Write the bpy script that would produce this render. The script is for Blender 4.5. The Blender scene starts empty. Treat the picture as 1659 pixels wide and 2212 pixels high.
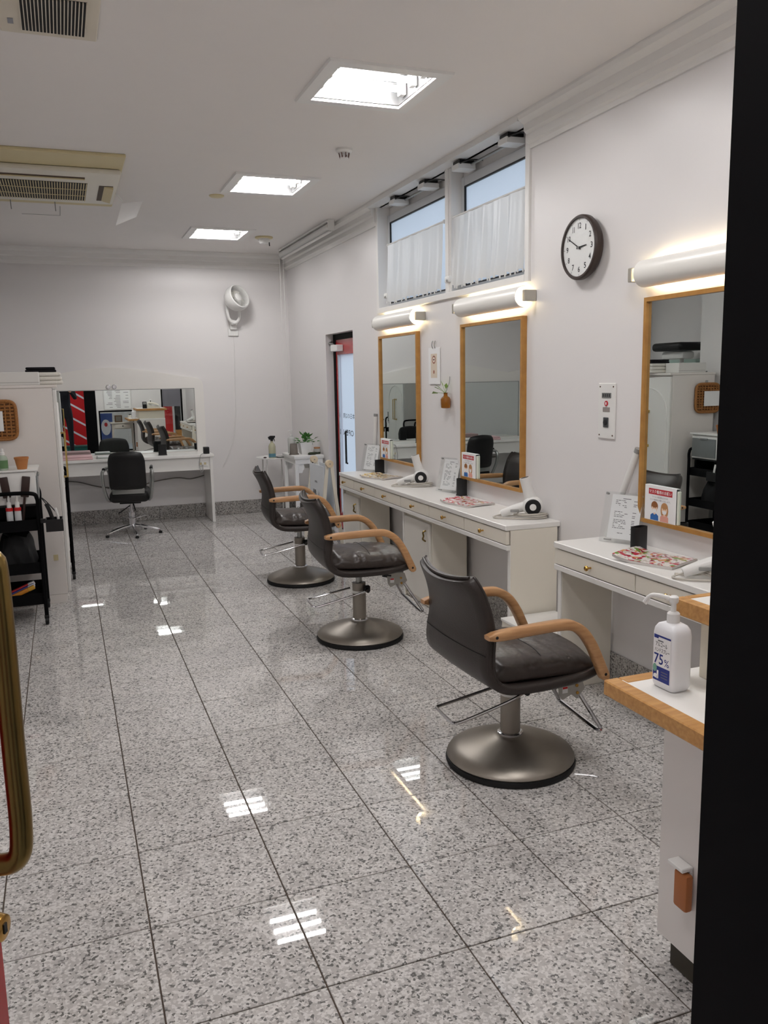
import bpy, bmesh, math, random
from mathutils import Vector, Matrix, Euler
random.seed(7)
PI = math.pi
scene = bpy.context.scene
COL = scene.collection

# ------------------------------------------------------------------ camera
cam_data = bpy.data.cameras.new('camera')
cam = bpy.data.objects.new('camera', cam_data)
COL.objects.link(cam)
RX = Vector((0.9342280756693957, -0.356210902275524, -0.018212515782146024))
RY = Vector((-0.07363729192945385, -0.14266198616842335, -0.9870284225592376))
RZ = Vector((0.34899205129680844, 0.9234507841799354, -0.15950923900861702))
m = Matrix.Identity(4)
for i in range(3):
    m[i][0] = RX[i]; m[i][1] = -RY[i]; m[i][2] = -RZ[i]
m[0][3], m[1][3], m[2][3] = 0.0, 0.0, 1.5
cam.matrix_world = m
cam_data.sensor_fit = 'VERTICAL'
cam_data.sensor_height = 36.0
cam_data.sensor_width = 27.0
cam_data.lens = 1804.576 / 2212 * 36.0
cam_data.clip_start = 0.02
scene.camera = cam

# ------------------------------------------------------------------ world, exposure
w = bpy.data.worlds.new('overcast_sky'); scene.world = w
w.use_nodes = True
bg = w.node_tree.nodes['Background']
bg.inputs[0].default_value = (0.78, 0.80, 0.84, 1)
bg.inputs[1].default_value = 1.25
TUBE_POWER = 106.0
LAMP_POWER = 42.0
scene.view_settings.view_transform = 'Standard'
scene.view_settings.look = 'None'
scene.view_settings.gamma = 1.0
scene.view_settings.use_curve_mapping = False
scene.view_settings.exposure = 0.0
scene.cycles.max_bounces = 7
scene.cycles.diffuse_bounces = 4
scene.cycles.glossy_bounces = 4
scene.cycles.transmission_bounces = 4
scene.cycles.use_adaptive_sampling = True
scene.cycles.adaptive_threshold = 0.07
scene.cycles.adaptive_min_samples = 16
scene.cycles.use_light_tree = False

# ------------------------------------------------------------------ room numbers
XW = 2.43; YB = 9.35; ZC = 2.85; YF = 0.30; YFI = 0.436; XL = -0.56; XA = -1.0; YA = 6.30

# ------------------------------------------------------------------ materials
def lin(c):
    return tuple(((v/255)/12.92 if v/255 <= 0.04045 else ((v/255+0.055)/1.055)**2.4) for v in c)
MATS = {}
def M(name, col, rough=0.5, metal=0.0, var=0.05, vscale=6.0, bump=0.0, bscale=40.0, spec=0.5, coat=0.0,
      trans=0.0, ior=1.45, emis=None, estr=0.0, sheen=0.0, alpha=1.0):
    if name in MATS: return MATS[name]
    mt = bpy.data.materials.new(name); mt.use_nodes = True
    nt = mt.node_tree; b = nt.nodes['Principled BSDF']
    c = lin(col)
    b.inputs['Roughness'].default_value = rough
    b.inputs['Metallic'].default_value = metal
    b.inputs['Specular IOR Level'].default_value = spec
    b.inputs['Coat Weight'].default_value = coat
    b.inputs['Coat Roughness'].default_value = 0.1
    b.inputs['Transmission Weight'].default_value = trans
    b.inputs['IOR'].default_value = ior
    b.inputs['Alpha'].default_value = alpha
    if emis:
        b.inputs['Emission Color'].default_value = (*lin(emis), 1)
        b.inputs['Emission Strength'].default_value = estr
    tc = nt.nodes.new('ShaderNodeTexCoord')
    if var > 0:
        n = nt.nodes.new('ShaderNodeTexNoise'); n.inputs['Scale'].default_value = vscale
        n.inputs['Detail'].default_value = 1.5
        r = nt.nodes.new('ShaderNodeMapRange')
        r.inputs['To Min'].default_value = 1 - var; r.inputs['To Max'].default_value = 1 + var
        mx = nt.nodes.new('ShaderNodeVectorMath'); mx.operation = 'SCALE'
        mx.inputs[0].default_value = c
        nt.links.new(tc.outputs['Object'], n.inputs['Vector'])
        nt.links.new(n.outputs['Fac'], r.inputs['Value'])
        nt.links.new(r.outputs['Result'], mx.inputs['Scale'])
        nt.links.new(mx.outputs['Vector'], b.inputs['Base Color'])
    else:
        b.inputs['Base Color'].default_value = (*c, 1)
    if bump > 0:
        n2 = nt.nodes.new('ShaderNodeTexNoise'); n2.inputs['Scale'].default_value = bscale
        n2.inputs['Detail'].default_value = 2
        bp = nt.nodes.new('ShaderNodeBump'); bp.inputs['Strength'].default_value = bump
        bp.inputs['Distance'].default_value = 0.01
        nt.links.new(tc.outputs['Object'], n2.inputs['Vector'])
        nt.links.new(n2.outputs['Fac'], bp.inputs['Height'])
        nt.links.new(bp.outputs['Normal'], b.inputs['Normal'])
    MATS[name] = mt
    return mt

def granite(name, dark, mid, light, rough, scale=120.0, bright=1.0):
    mt = bpy.data.materials.new(name); mt.use_nodes = True
    nt = mt.node_tree; b = nt.nodes['Principled BSDF']
    N = nt.nodes.new; L = nt.links.new
    tc = N('ShaderNodeTexCoord'); oi = N('ShaderNodeObjectInfo')
    mul = N('ShaderNodeMath'); mul.operation = 'MULTIPLY'; mul.inputs[1].default_value = 37.0
    L(oi.outputs['Random'], mul.inputs[0])
    add = N('ShaderNodeVectorMath'); add.operation = 'ADD'
    L(tc.outputs['Object'], add.inputs[0]); L(mul.outputs[0], add.inputs[1])
    wob = N('ShaderNodeTexNoise'); wob.inputs['Scale'].default_value = scale*0.9; wob.inputs['Detail'].default_value = 2
    L(add.outputs[0], wob.inputs['Vector'])
    sc = N('ShaderNodeVectorMath'); sc.operation = 'MULTIPLY_ADD'
    sc.inputs[1].default_value = (0.008, 0.008, 0.008)
    L(wob.outputs['Color'], sc.inputs[0]); L(add.outputs[0], sc.inputs[2])
    vo = N('ShaderNodeTexVoronoi'); vo.inputs['Scale'].default_value = scale
    L(sc.outputs[0], vo.inputs['Vector'])
    sep = N('ShaderNodeSeparateColor'); L(vo.outputs['Color'], sep.inputs[0])
    rp = N('ShaderNodeValToRGB'); rp.color_ramp.interpolation = 'LINEAR'
    e = rp.color_ramp.elements
    e[0].position = 0.0; e[0].color = (*lin(dark), 1)
    e[1].position = 1.0; e[1].color = (*lin(light), 1)
    for p, c in ((0.08, dark), (0.22, mid), (0.55, mid), (0.75, light)):
        q = e.new(p); q.color = (*lin(c), 1)
    L(sep.outputs[0], rp.inputs[0])
    big = N('ShaderNodeTexNoise'); big.inputs['Scale'].default_value = 5.0; big.inputs['Detail'].default_value = 4
    L(add.outputs[0], big.inputs['Vector'])
    r1 = N('ShaderNodeMapRange'); r1.inputs['From Min'].default_value = 0.3; r1.inputs['From Max'].default_value = 0.7
    r1.inputs['To Min'].default_value = 0.90*bright; r1.inputs['To Max'].default_value = 1.06*bright
    L(big.outputs['Fac'], r1.inputs['Value'])
    r2 = N('ShaderNodeMapRange'); r2.inputs['To Min'].default_value = 0.95; r2.inputs['To Max'].default_value = 1.04
    L(oi.outputs['Random'], r2.inputs['Value'])
    mm = N('ShaderNodeMath'); mm.operation = 'MULTIPLY'; L(r1.outputs[0], mm.inputs[0]); L(r2.outputs[0], mm.inputs[1])
    vs = N('ShaderNodeVectorMath'); vs.operation = 'SCALE'; L(rp.outputs[0], vs.inputs[0]); L(mm.outputs[0], vs.inputs['Scale'])
    L(vs.outputs[0], b.inputs['Base Color'])
    b.inputs['Roughness'].default_value = rough
    b.inputs['Specular IOR Level'].default_value = 0.5
    MATS[name] = mt
    return mt

def wood(name, c1, c2, rough=0.4, scale=(1.5, 14, 14), coat=0.1):
    mt = bpy.data.materials.new(name); mt.use_nodes = True
    nt = mt.node_tree; b = nt.nodes['Principled BSDF']
    tc = nt.nodes.new('ShaderNodeTexCoord'); mp = nt.nodes.new('ShaderNodeMapping')
    mp.inputs['Scale'].default_value = scale
    n = nt.nodes.new('ShaderNodeTexNoise'); n.inputs['Scale'].default_value = 6; n.inputs['Detail'].default_value = 6
    rp = nt.nodes.new('ShaderNodeValToRGB')
    rp.color_ramp.elements[0].position = 0.3; rp.color_ramp.elements[0].color = (*lin(c1), 1)
    rp.color_ramp.elements[1].position = 0.7; rp.color_ramp.elements[1].color = (*lin(c2), 1)
    nt.links.new(tc.outputs['Object'], mp.inputs[0]); nt.links.new(mp.outputs[0], n.inputs['Vector'])
    nt.links.new(n.outputs['Fac'], rp.inputs[0]); nt.links.new(rp.outputs[0], b.inputs['Base Color'])
    b.inputs['Roughness'].default_value = rough; b.inputs['Coat Weight'].default_value = coat
    MATS[name] = mt
    return mt

def translucent(name, col, mix=0.7, bump=0.0, bscale=60):
    mt = bpy.data.materials.new(name); mt.use_nodes = True
    nt = mt.node_tree; nt.nodes.remove(nt.nodes['Principled BSDF'])
    out = nt.nodes['Material Output']; N = nt.nodes.new
    d = N('ShaderNodeBsdfPrincipled'); d.inputs['Base Color'].default_value = (*lin(col), 1); d.inputs['Roughness'].default_value = 0.35
    t = N('ShaderNodeBsdfTranslucent'); t.inputs['Color'].default_value = (*lin(col), 1)
    mx = N('ShaderNodeMixShader'); mx.inputs[0].default_value = mix
    tc = N('ShaderNodeTexCoord'); n = N('ShaderNodeTexNoise'); n.inputs['Scale'].default_value = bscale
    bp = N('ShaderNodeBump'); bp.inputs['Strength'].default_value = max(bump, 0.01); bp.inputs['Distance'].default_value = 0.005
    nt.links.new(tc.outputs['Object'], n.inputs['Vector']); nt.links.new(n.outputs['Fac'], bp.inputs['Height'])
    nt.links.new(bp.outputs[0], d.inputs['Normal']); nt.links.new(bp.outputs[0], t.inputs['Normal'])
    nt.links.new(d.outputs[0], mx.inputs[1]); nt.links.new(t.outputs[0], mx.inputs[2]); nt.links.new(mx.outputs[0], out.inputs[0])
    MATS[name] = mt
    return mt

def emitter(name, col, strength):
    mt = bpy.data.materials.new(name); mt.use_nodes = True
    b = mt.node_tree.nodes['Principled BSDF']
    b.inputs['Base Color'].default_value = (0.8, 0.8, 0.8, 1)
    b.inputs['Emission Color'].default_value = (*col, 1)
    b.inputs['Emission Strength'].default_value = strength
    MATS[name] = mt
    return mt

def clearglass(name, tint=(0.985, 0.99, 0.99), gloss=0.05):
    mt = bpy.data.materials.new(name); mt.use_nodes = True
    nt = mt.node_tree; nt.nodes.remove(nt.nodes['Principled BSDF'])
    out = nt.nodes['Material Output']; N = nt.nodes.new
    t = N('ShaderNodeBsdfTransparent'); t.inputs[0].default_value = (*tint, 1)
    g = N('ShaderNodeBsdfGlossy'); g.inputs['Roughness'].default_value = 0.02
    mx = N('ShaderNodeMixShader'); mx.inputs[0].default_value = gloss
    nt.links.new(t.outputs[0], mx.inputs[1]); nt.links.new(g.outputs[0], mx.inputs[2])
    nt.links.new(mx.outputs[0], out.inputs[0])
    MATS[name] = mt
    return mt

wallm = M('wall_paint', (231, 228, 227), 0.38, var=0.012, vscale=1.5, spec=0.35)
ceilm = M('ceiling_paint', (236, 232, 229), 0.85, var=0.01)
trimw = M('white_trim', (234, 232, 229), 0.4, var=0.01)
granm = granite('polished_granite', (116, 114, 112), (194, 190, 187), (224, 221, 218), 0.016, 150.0)
grans = granite('granite_skirting', (84, 82, 80), (150, 146, 142), (190, 186, 182), 0.12, 150.0)
groutm = M('dark_grout', (88, 76, 66), 0.9, var=0.15, vscale=30)
whitelam = M('white_laminate', (240, 238, 234), 0.28, var=0.01)
creamlam = M('cream_laminate', (236, 230, 217), 0.4, var=0.012)
whiteplas = M('white_plastic', (232, 231, 228), 0.35, var=0.015)
greyplas = M('grey_plastic', (150, 150, 148), 0.4, var=0.03)
creamplas = M('aged_cream_plastic', (214, 200, 158), 0.5, var=0.06, vscale=4)
blackplas = M('black_plastic', (20, 20, 22), 0.4, var=0.1)
blackmat = M('black_matte', (14, 14, 16), 0.6, var=0.1)
blackpaint = M('black_painted_metal', (8, 8, 10), 0.6, var=0.1, spec=0.12)
leather = M('dark_brown_leather', (50, 43, 40), 0.38, var=0.10, vscale=8, bump=0.12, bscale=220)
cushm = M('seat_leather_wrinkled', (60, 52, 48), 0.34, var=0.10, vscale=9, bump=0.5, bscale=22)
blackleather = M('black_leather', (22, 21, 22), 0.42, var=0.12, vscale=10, bump=0.1, bscale=200)
beech = wood('beech_wood', (176, 128, 84), (204, 158, 112), 0.38)
framewood = wood('golden_oak_frame', (168, 118, 56), (190, 140, 72), 0.36, (3, 3, 3))
edgewood = wood('counter_edge_wood', (176, 124, 66), (204, 154, 92), 0.42)
wickerm = wood('woven_wicker', (132, 82, 36), (182, 124, 64), 0.65, (30, 30, 30))
chrome = M('chrome', (215, 215, 218), 0.12, 1.0, var=0.02)
steel = M('brushed_champagne_steel', (150, 143, 134), 0.38, 0.75, var=0.05, vscale=10)
alum = M('satin_aluminium', (168, 170, 168), 0.35, 1.0, var=0.04)
brass = M('polished_brass', (196, 154, 84), 0.2, 1.0, var=0.08)
goldm = M('pale_gold_handle', (206, 178, 112), 0.3, 1.0, var=0.05)
agedbrass = M('aged_brass', (134, 112, 66), 0.3, 1.0, var=0.18, vscale=14)
mirrorm = M('mirror_glass', (222, 228, 226), 0.0, 1.0, var=0.0)
redgloss = M('red_gloss_paint', (176, 18, 26), 0.25, var=0.04, coat=0.4)
redm = M('red_print', (196, 22, 26), 0.5, var=0.04)
clockbrown = M('dark_brown_plastic', (58, 46, 42), 0.45, var=0.06)
paperm = M('white_paper', (240, 240, 240), 0.7, var=0.01)
inkm = M('black_ink', (26, 26, 30), 0.7, var=0.0)
greyink = M('grey_ink', (120, 120, 124), 0.7, var=0.0)
blueink = M('blue_ink', (38, 54, 132), 0.6, var=0.02)
redink = M('red_ink', (190, 50, 58), 0.6, var=0.02)
skinm = M('drawn_skin', (240, 208, 180), 0.7, var=0.0)
hairm = M('drawn_brown_hair', (150, 96, 52), 0.7, var=0.0)
hair2 = M('drawn_light_brown_hair', (190, 140, 92), 0.7, var=0.0)
drawblue = M('drawn_blue_shirt', (52, 110, 180), 0.7, var=0.0)
drawpink = M('drawn_pink_shirt', (226, 164, 148), 0.7, var=0.0)
acryl = clearglass('clear_acrylic')
glassm = clearglass('window_glass')
frost = translucent('frosted_glass', (228, 236, 244), 0.85, 0.3, 90)
curtm = translucent('cotton_voile', (240, 238, 234), 0.42, 0.05, 300)
leafm = M('green_leaf', (58, 112, 42), 0.45, var=0.25, vscale=20)
leaf2 = M('variegated_leaf', (132, 164, 84), 0.45, var=0.25, vscale=30)
terra = M('terracotta_pot', (186, 122, 70), 0.7, var=0.08)
stonepot = M('grey_stone_pot', (132, 124, 116), 0.85, var=0.12, vscale=25)
greenbox = M('dark_green_box', (20, 92, 80), 0.6, var=0.05)
tubem = emitter('fluorescent_tube', (1.0, 0.98, 0.975), TUBE_POWER)
lampm = emitter('warm_lamp_tube', (1.0, 0.82, 0.52), LAMP_POWER)
enamel = M('grey_reflector', (84, 84, 84), 0.35, var=0.0)

# ------------------------------------------------------------------ mesh builder
class MB:
    def __init__(s): s.v = []; s.f = []; s.mi = []; s.cur = 0
    def add(s, vs, fs):
        o = len(s.v); s.v += [tuple(v) for v in vs]
        for f in fs: s.f.append(tuple(i+o for i in f)); s.mi.append(s.cur)
        return s
    def box(s, x0, x1, y0, y1, z0, z1, bev=0.0, seg=2):
        if bev <= 0:
            vs = [(x0,y0,z0),(x1,y0,z0),(x1,y1,z0),(x0,y1,z0),(x0,y0,z1),(x1,y0,z1),(x1,y1,z1),(x0,y1,z1)]
            return s.add(vs, [(3,2,1,0),(4,5,6,7),(0,1,5,4),(1,2,6,5),(2,3,7,6),(3,0,4,7)])
        b = bmesh.new(); bmesh.ops.create_cube(b, size=1)
        for v in b.verts:
            v.co = Vector(((x0+x1)/2+v.co.x*(x1-x0), (y0+y1)/2+v.co.y*(y1-y0), (z0+z1)/2+v.co.z*(z1-z0)))
        bmesh.ops.bevel(b, geom=b.edges[:], offset=min(bev, .49*min(x1-x0, y1-y0, z1-z0)), segments=seg, profile=0.5, affect='EDGES')
        return s.bm(b)
    def openbox(s, x0, x1, y0, y1, z0, z1, t):
        o = [(x0,y0),(x1,y0),(x1,y1),(x0,y1)]; n = [(x0+t,y0+t),(x1-t,y0+t),(x1-t,y1-t),(x0+t,y1-t)]
        vs = [(*p, z0) for p in o]+[(*p, z1) for p in o]+[(*p, z1) for p in n]+[(*p, z0+t) for p in n]
        fs = [(3,2,1,0),(12,13,14,15)]+[(k*4+i, k*4+(i+1) % 4, (k+1)*4+(i+1) % 4, (k+1)*4+i) for k in range(3) for i in range(4)]
        return s.add(vs, fs)
    def bm(s, b, mat=None):
        b.verts.index_update()
        vs = [(mat @ v.co) if mat else v.co.copy() for v in b.verts]
        s.add(vs, [[v.index for v in f.verts] for f in b.faces]); b.free(); return s
    def xf(s, mat, start=0):
        for i in range(start, len(s.v)): s.v[i] = tuple(mat @ Vector(s.v[i]))
        return s
    def ring(s, c, r, ax, n=16, ry=None):
        a = Vector(ax).normalized(); u = a.orthogonal().normalized(); w_ = a.cross(u)
        c = Vector(c); ry = ry or r
        return [c+u*r*math.cos(2*PI*i/n)+w_*ry*math.sin(2*PI*i/n) for i in range(n)]
    def cyl(s, a, b, r, n=16, r2=None, cap=True):
        a = Vector(a); b = Vector(b); ax = b-a; r2 = r if r2 is None else r2
        A = s.ring(a, r, ax, n); B = s.ring(b, r2, ax, n)
        fs = [(i, (i+1) % n, n+(i+1) % n, n+i) for i in range(n)]
        if cap: fs += [tuple(range(n-1, -1, -1)), tuple(range(n, 2*n))]
        return s.add(A+B, fs)
    def lathe(s, prof, n=24, c=(0,0,0), axis='Z', cap=True):
        vs = []; c = Vector(c)
        for r, h in prof:
            for i in range(n):
                a = 2*PI*i/n; p = Vector((r*math.cos(a), r*math.sin(a), h))
                if axis == 'X': p = Vector((p.z, p.x, p.y))
                if axis == 'Y': p = Vector((p.y, p.z, p.x))
                vs.append(c+p)
        fs = []
        for k in range(len(prof)-1):
            for i in range(n):
                j = (i+1) % n; fs.append((k*n+i, k*n+j, (k+1)*n+j, (k+1)*n+i))
        if cap:
            fs.append(tuple(range(n-1, -1, -1))); fs.append(tuple((len(prof)-1)*n+i for i in range(n)))
        return s.add(vs, fs)
    def tube(s, pts, r, n=8, closed=False, flat=None):
        P = [Vector(p) for p in pts]; k = len(P); rings = []; prev = None
        for i in range(k):
            if closed: t = (P[(i+1) % k]-P[i-1])
            else: t = P[min(i+1, k-1)]-P[max(i-1, 0)]
            t.normalize()
            if prev is None: u = t.orthogonal().normalized()
            else:
                u = prev-t*prev.dot(t)
                u = u.normalized() if u.length > 1e-6 else t.orthogonal().normalized()
            prev = u; w_ = t.cross(u)
            rr = r[i] if isinstance(r, (list, tuple)) else r
            rings += [P[i]+u*rr*math.cos(2*PI*j/n)+w_*rr*math.sin(2*PI*j/n) for j in range(n)]
        fs = []
        for i in range(k if closed else k-1):
            a = i*n; b_ = ((i+1) % k)*n
            for j in range(n): fs.append((a+j, a+(j+1) % n, b_+(j+1) % n, b_+j))
        if not closed: fs += [tuple(range(n-1, -1, -1)), tuple((k-1)*n+j for j in range(n))]
        return s.add(rings, fs)
    def prism(s, poly, lo, hi, axis='Z'):
        n = len(poly)
        def mk(p, h):
            if axis == 'Z': return (p[0], p[1], h)
            if axis == 'Y': return (p[0], h, p[1])
            return (h, p[0], p[1])
        vs = [mk(p, lo) for p in poly]+[mk(p, hi) for p in poly]
        return s.add(vs, [tuple(range(n-1, -1, -1)), tuple(range(n, 2*n))]+[(i, (i+1) % n, n+(i+1) % n, n+i) for i in range(n)])
    def grid(s, fn, nu, nv, closeu=False):
        vs = [fn(i/(nu if closeu else nu-1), j/(nv-1)) for j in range(nv) for i in range(nu)]
        fs = []
        for j in range(nv-1):
            for i in range(nu if closeu else nu-1):
                fs.append((j*nu+i, j*nu+(i+1) % nu, (j+1)*nu+(i+1) % nu, (j+1)*nu+i))
        return s.add(vs, fs)
    def sphere(s, c, r, n=16, m_=10, sc=(1,1,1)):
        c = Vector(c)
        b = bmesh.new(); bmesh.ops.create_uvsphere(b, u_segments=n, v_segments=m_, radius=r)
        return s.bm(b, Matrix.Translation(c) @ Matrix.Diagonal((*sc, 1)))
    def mesh(s, name, mats, smooth=True, angle=35):
        me = bpy.data.meshes.new(name); me.from_pydata(s.v, [], s.f)
        for mt in (mats if isinstance(mats, (list, tuple)) else [mats]): me.materials.append(mt)
        if any(s.mi): me.polygons.foreach_set('material_index', s.mi)
        b = bmesh.new(); b.from_mesh(me); bmesh.ops.recalc_face_normals(b, faces=b.faces); b.to_mesh(me); b.free()
        if smooth:
            me.shade_smooth(); me.set_sharp_from_angle(angle=math.radians(angle))
        me.update()
        return me
    def build(s, name, mats, parent=None, loc=(0,0,0), rot=(0,0,0), smooth=True, angle=35, label=None):
        o = bpy.data.objects.new(name, s.mesh(name, mats, smooth, angle)); COL.objects.link(o)
        o.location = loc; o.rotation_euler = rot
        if parent: o.parent = parent
        if label: o['label'] = label
        return o

def tag(o, label, cat, group=None):
    o['label'] = label; o['category'] = cat
    if group: o['group'] = group
    return o
def struct(o): o['kind'] = 'structure'; return o
def thing(name, label, cat, loc=(0,0,0), rz=0.0, group=None):
    o = bpy.data.objects.new(name, None); o.empty_display_size = 0.1; COL.objects.link(o)
    o.location = loc; o.rotation_euler = (0, 0, rz)
    return tag(o, label, cat, group)
def copy_tree(o, parent=None):
    c = o.copy(); COL.objects.link(c)
    if parent: c.parent = parent
    for ch in list(o.children): copy_tree(ch, c)
    return c
def dup(o, label, loc, rz=None):
    c = copy_tree(o); c['label'] = label; c.location = loc
    if rz is not None: c.rotation_euler = (0, 0, rz)
    return c
def curve_pts(ctrl, n=8):
    P = [Vector(p) for p in ctrl]; out = []
    for i in range(len(P)-1):
        p0 = P[max(i-1, 0)]; p1 = P[i]; p2 = P[i+1]; p3 = P[min(i+2, len(P)-1)]
        for k in range(n):
            t = k/n
            out.append(0.5*((2*p1)+(-p0+p2)*t+(2*p0-5*p1+4*p2-p3)*t*t+(-p0+3*p1-3*p2+p3)*t**3))
    out.append(P[-1]); return out
def text(body, h, mat, parent, org, right, up, name='lettering', width=None, align='CENTER', bold=0.0, mirrored=False):
    """flat print: letters of cap height about h, centred at org"""
    c = bpy.data.curves.new(name, 'FONT'); c.body = body; c.size = 1.0; c.resolution_u = 2
    c.align_x = align; c.align_y = 'CENTER'; c.offset = bold
    o = bpy.data.objects.new('tmp_text', c); COL.objects.link(o)
    bpy.context.view_layer.update()
    dg = bpy.context.evaluated_depsgraph_get()
    me = bpy.data.meshes.new_from_object(o.evaluated_get(dg))
    bpy.data.objects.remove(o)
    if not len(me.vertices): return None
    xs = [v.co.x for v in me.vertices]; ys = [v.co.y for v in me.vertices]
    sy = h/(max(ys)-min(ys)); sx = sy if width is None else width/(max(xs)-min(xs))
    cx = (max(xs)+min(xs))/2 if align == 'CENTER' else min(xs); cy = (max(ys)+min(ys))/2
    R = Vector(right).normalized(); U = Vector(up).normalized(); N_ = R.cross(U)
    if mirrored: R = -R
    for v in me.vertices:
        v.co = Vector(org)+R*((v.co.x-cx)*sx)+U*((v.co.y-cy)*sy)
    me.materials.clear(); me.materials.append(mat)
    ob = bpy.data.objects.new(name, me); COL.objects.link(ob)
    if parent: ob.parent = parent
    return ob
def plate(parent, name, mat, org, right, up, w_, h, off=0.0, poly=None):
    """thin flat print shape: rectangle w x h or polygon in (right, up) around org"""
    R = Vector(right).normalized(); U = Vector(up).normalized(); N_ = R.cross(U); O = Vector(org)+N_*off
    pts = poly or [(-w_/2, -h/2), (w_/2, -h/2), (w_/2, h/2), (-w_/2, h/2)]
    b = MB(); b.add([O+R*x+U*y for x, y in pts], [tuple(range(len(pts)))])
    me = b.mesh(name, mat, False)
    ob = bpy.data.objects.new(name, me); COL.objects.link(ob); ob.parent = parent
    return ob
def ell(cx, cy, rx, ry, n=18, a0=0, a1=2*PI):
    return [(cx+rx*math.cos(a0+(a1-a0)*i/n), cy+ry*math.sin(a0+(a1-a0)*i/n)) for i in range(n+(1 if abs(a1-a0) < 6.2 else 0))]

def wall_mesh(fixed, p0, p1, u0, u1, v0, v1, holes):
    """slab between p0 and p1 on axis 'fixed' (0=x,1=y,2=z) with rectangular holes in (u,v)"""
    us = sorted({u0, u1, *[h[0] for h in holes], *[h[1] for h in holes]})
    vs_ = sorted({v0, v1, *[h[2] for h in holes], *[h[3] for h in holes]})
    us = [u for u in us if u0 <= u <= u1]; vs_ = [v for v in vs_ if v0 <= v <= v1]
    def P(p, u, v):
        return (p, u, v) if fixed == 0 else (u, p, v) if fixed == 1 else (u, v, p)
    def solid(i, j):
        if i < 0 or j < 0 or i >= len(us)-1 or j >= len(vs_)-1: return False
        cu = (us[i]+us[i+1])/2; cv = (vs_[j]+vs_[j+1])/2
        return not any(h[0] < cu < h[1] and h[2] < cv < h[3] for h in holes)
    idx = {}; V = []; F = []
    def vid(p, i, j):
        k = (p, i, j)
        if k not in idx: idx[k] = len(V); V.append(P(p, us[i], vs_[j]))
        return idx[k]
    for i in range(len(us)-1):
        for j in range(len(vs_)-1):
            if not solid(i, j): continue
            for p in (p0, p1): F.append((vid(p,i,j), vid(p,i+1,j), vid(p,i+1,j+1), vid(p,i,j+1)))
            for di, dj, a, b_ in ((-1,0,(i,j),(i,j+1)), (1,0,(i+1,j),(i+1,j+1)), (0,-1,(i,j),(i+1,j)), (0,1,(i,j+1),(i+1,j+1))):
                if not solid(i+di, j+dj): F.append((vid(p0,*a), vid(p0,*b_), vid(p1,*b_), vid(p1,*a)))
    mb = MB(); mb.add(V, F); return mb

# ================================================================== SETTING
WIN = (4.13, 6.43, 2.03, 2.815)     # y0 y1 z0 z1 window hole in the right wall
DOOR = (7.13, 7.95, -0.001, 1.915)
struct(wall_mesh(0, XW, XW+0.2, YF, YB+0.15, -0.02, ZC+0.2, [WIN, DOOR]).build('wall_right', wallm, smooth=False))
struct(wall_mesh(1, YB, YB+0.15, XA-0.15, XW, -0.02, ZC+0.2, []).build('wall_back', wallm, smooth=False))
struct(wall_mesh(0, XL-0.15, XL, YF, YA, -0.02, ZC+0.2, []).build('wall_left', wallm, smooth=False))
YR, XB = 7.60, -0.62
struct(wall_mesh(0, XA-0.15, XA, YA-0.15, YR+0.15, -0.02, ZC+0.2, []).build('wall_alcove', wallm, smooth=False))
struct(MB().box(XA, XB-0.15, YR, YR+0.15, -0.02, ZC+0.2).build('wall_alcove_end', wallm, smooth=False))
struct(wall_mesh(0, XB-0.15, XB, YR, YB, -0.02, ZC+0.2, []).build('wall_left_rear', wallm, smooth=False))
struct(MB().box(XA, XL-0.15, YA-0.15, YA, -0.02, ZC+0.2).build('wall_alcove_return', wallm, smooth=False))
# front wall: doorway, a low shop window and a tall side window (all seen only in the back mirror)
FH = [(-0.56, 0.62, -0.02, 2.6), (0.66, 1.36, 0.08, 0.92), (1.92, 2.36, 0.08, 2.2)]
struct(wall_mesh(1, YF+0.02, YFI, XL, XW, -0.02, ZC+0.2, FH).build('wall_front', wallm, smooth=False))
# black door frame
fr = struct(MB().box(0.40, 0.62, YF-0.02, YFI, -0.15, 2.6).box(-0.45, 0.40, YF-0.02, YFI, 2.25, 2.6)
            .box(-0.56, -0.45, YF-0.02, YFI, -0.15, 2.6).build('door_frame_entrance', blackpaint, smooth=False))

# fluorescent fixture openings
FIX = [(1.235, 1.695, 3.71, 4.17), (1.235, 1.695, 5.80, 6.28), (1.235, 1.695, 7.87, 8.37), (1.235, 1.695, 1.60, 2.06), (0.02, 0.48, 1.30, 1.76)]
struct(wall_mesh(2, ZC, ZC+0.02, XA-0.15, XW, YF, YB, FIX).build('ceiling', ceilm, smooth=False))
struct(MB().box(XA-0.15, XW+0.2, YF, YB+0.15, ZC+0.2, ZC+0.25).build('roof_slab', ceilm, smooth=False))
# ceiling hatch outline next to the air conditioner
hat = struct(MB().box(-0.2, 0.085, 7.58, 7.586, ZC-0.002, ZC).box(0.085, 0.091, 7.2, 7.586, ZC-0.002, ZC).build('trim_ceiling_hatch', greyplas, smooth=False))

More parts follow.
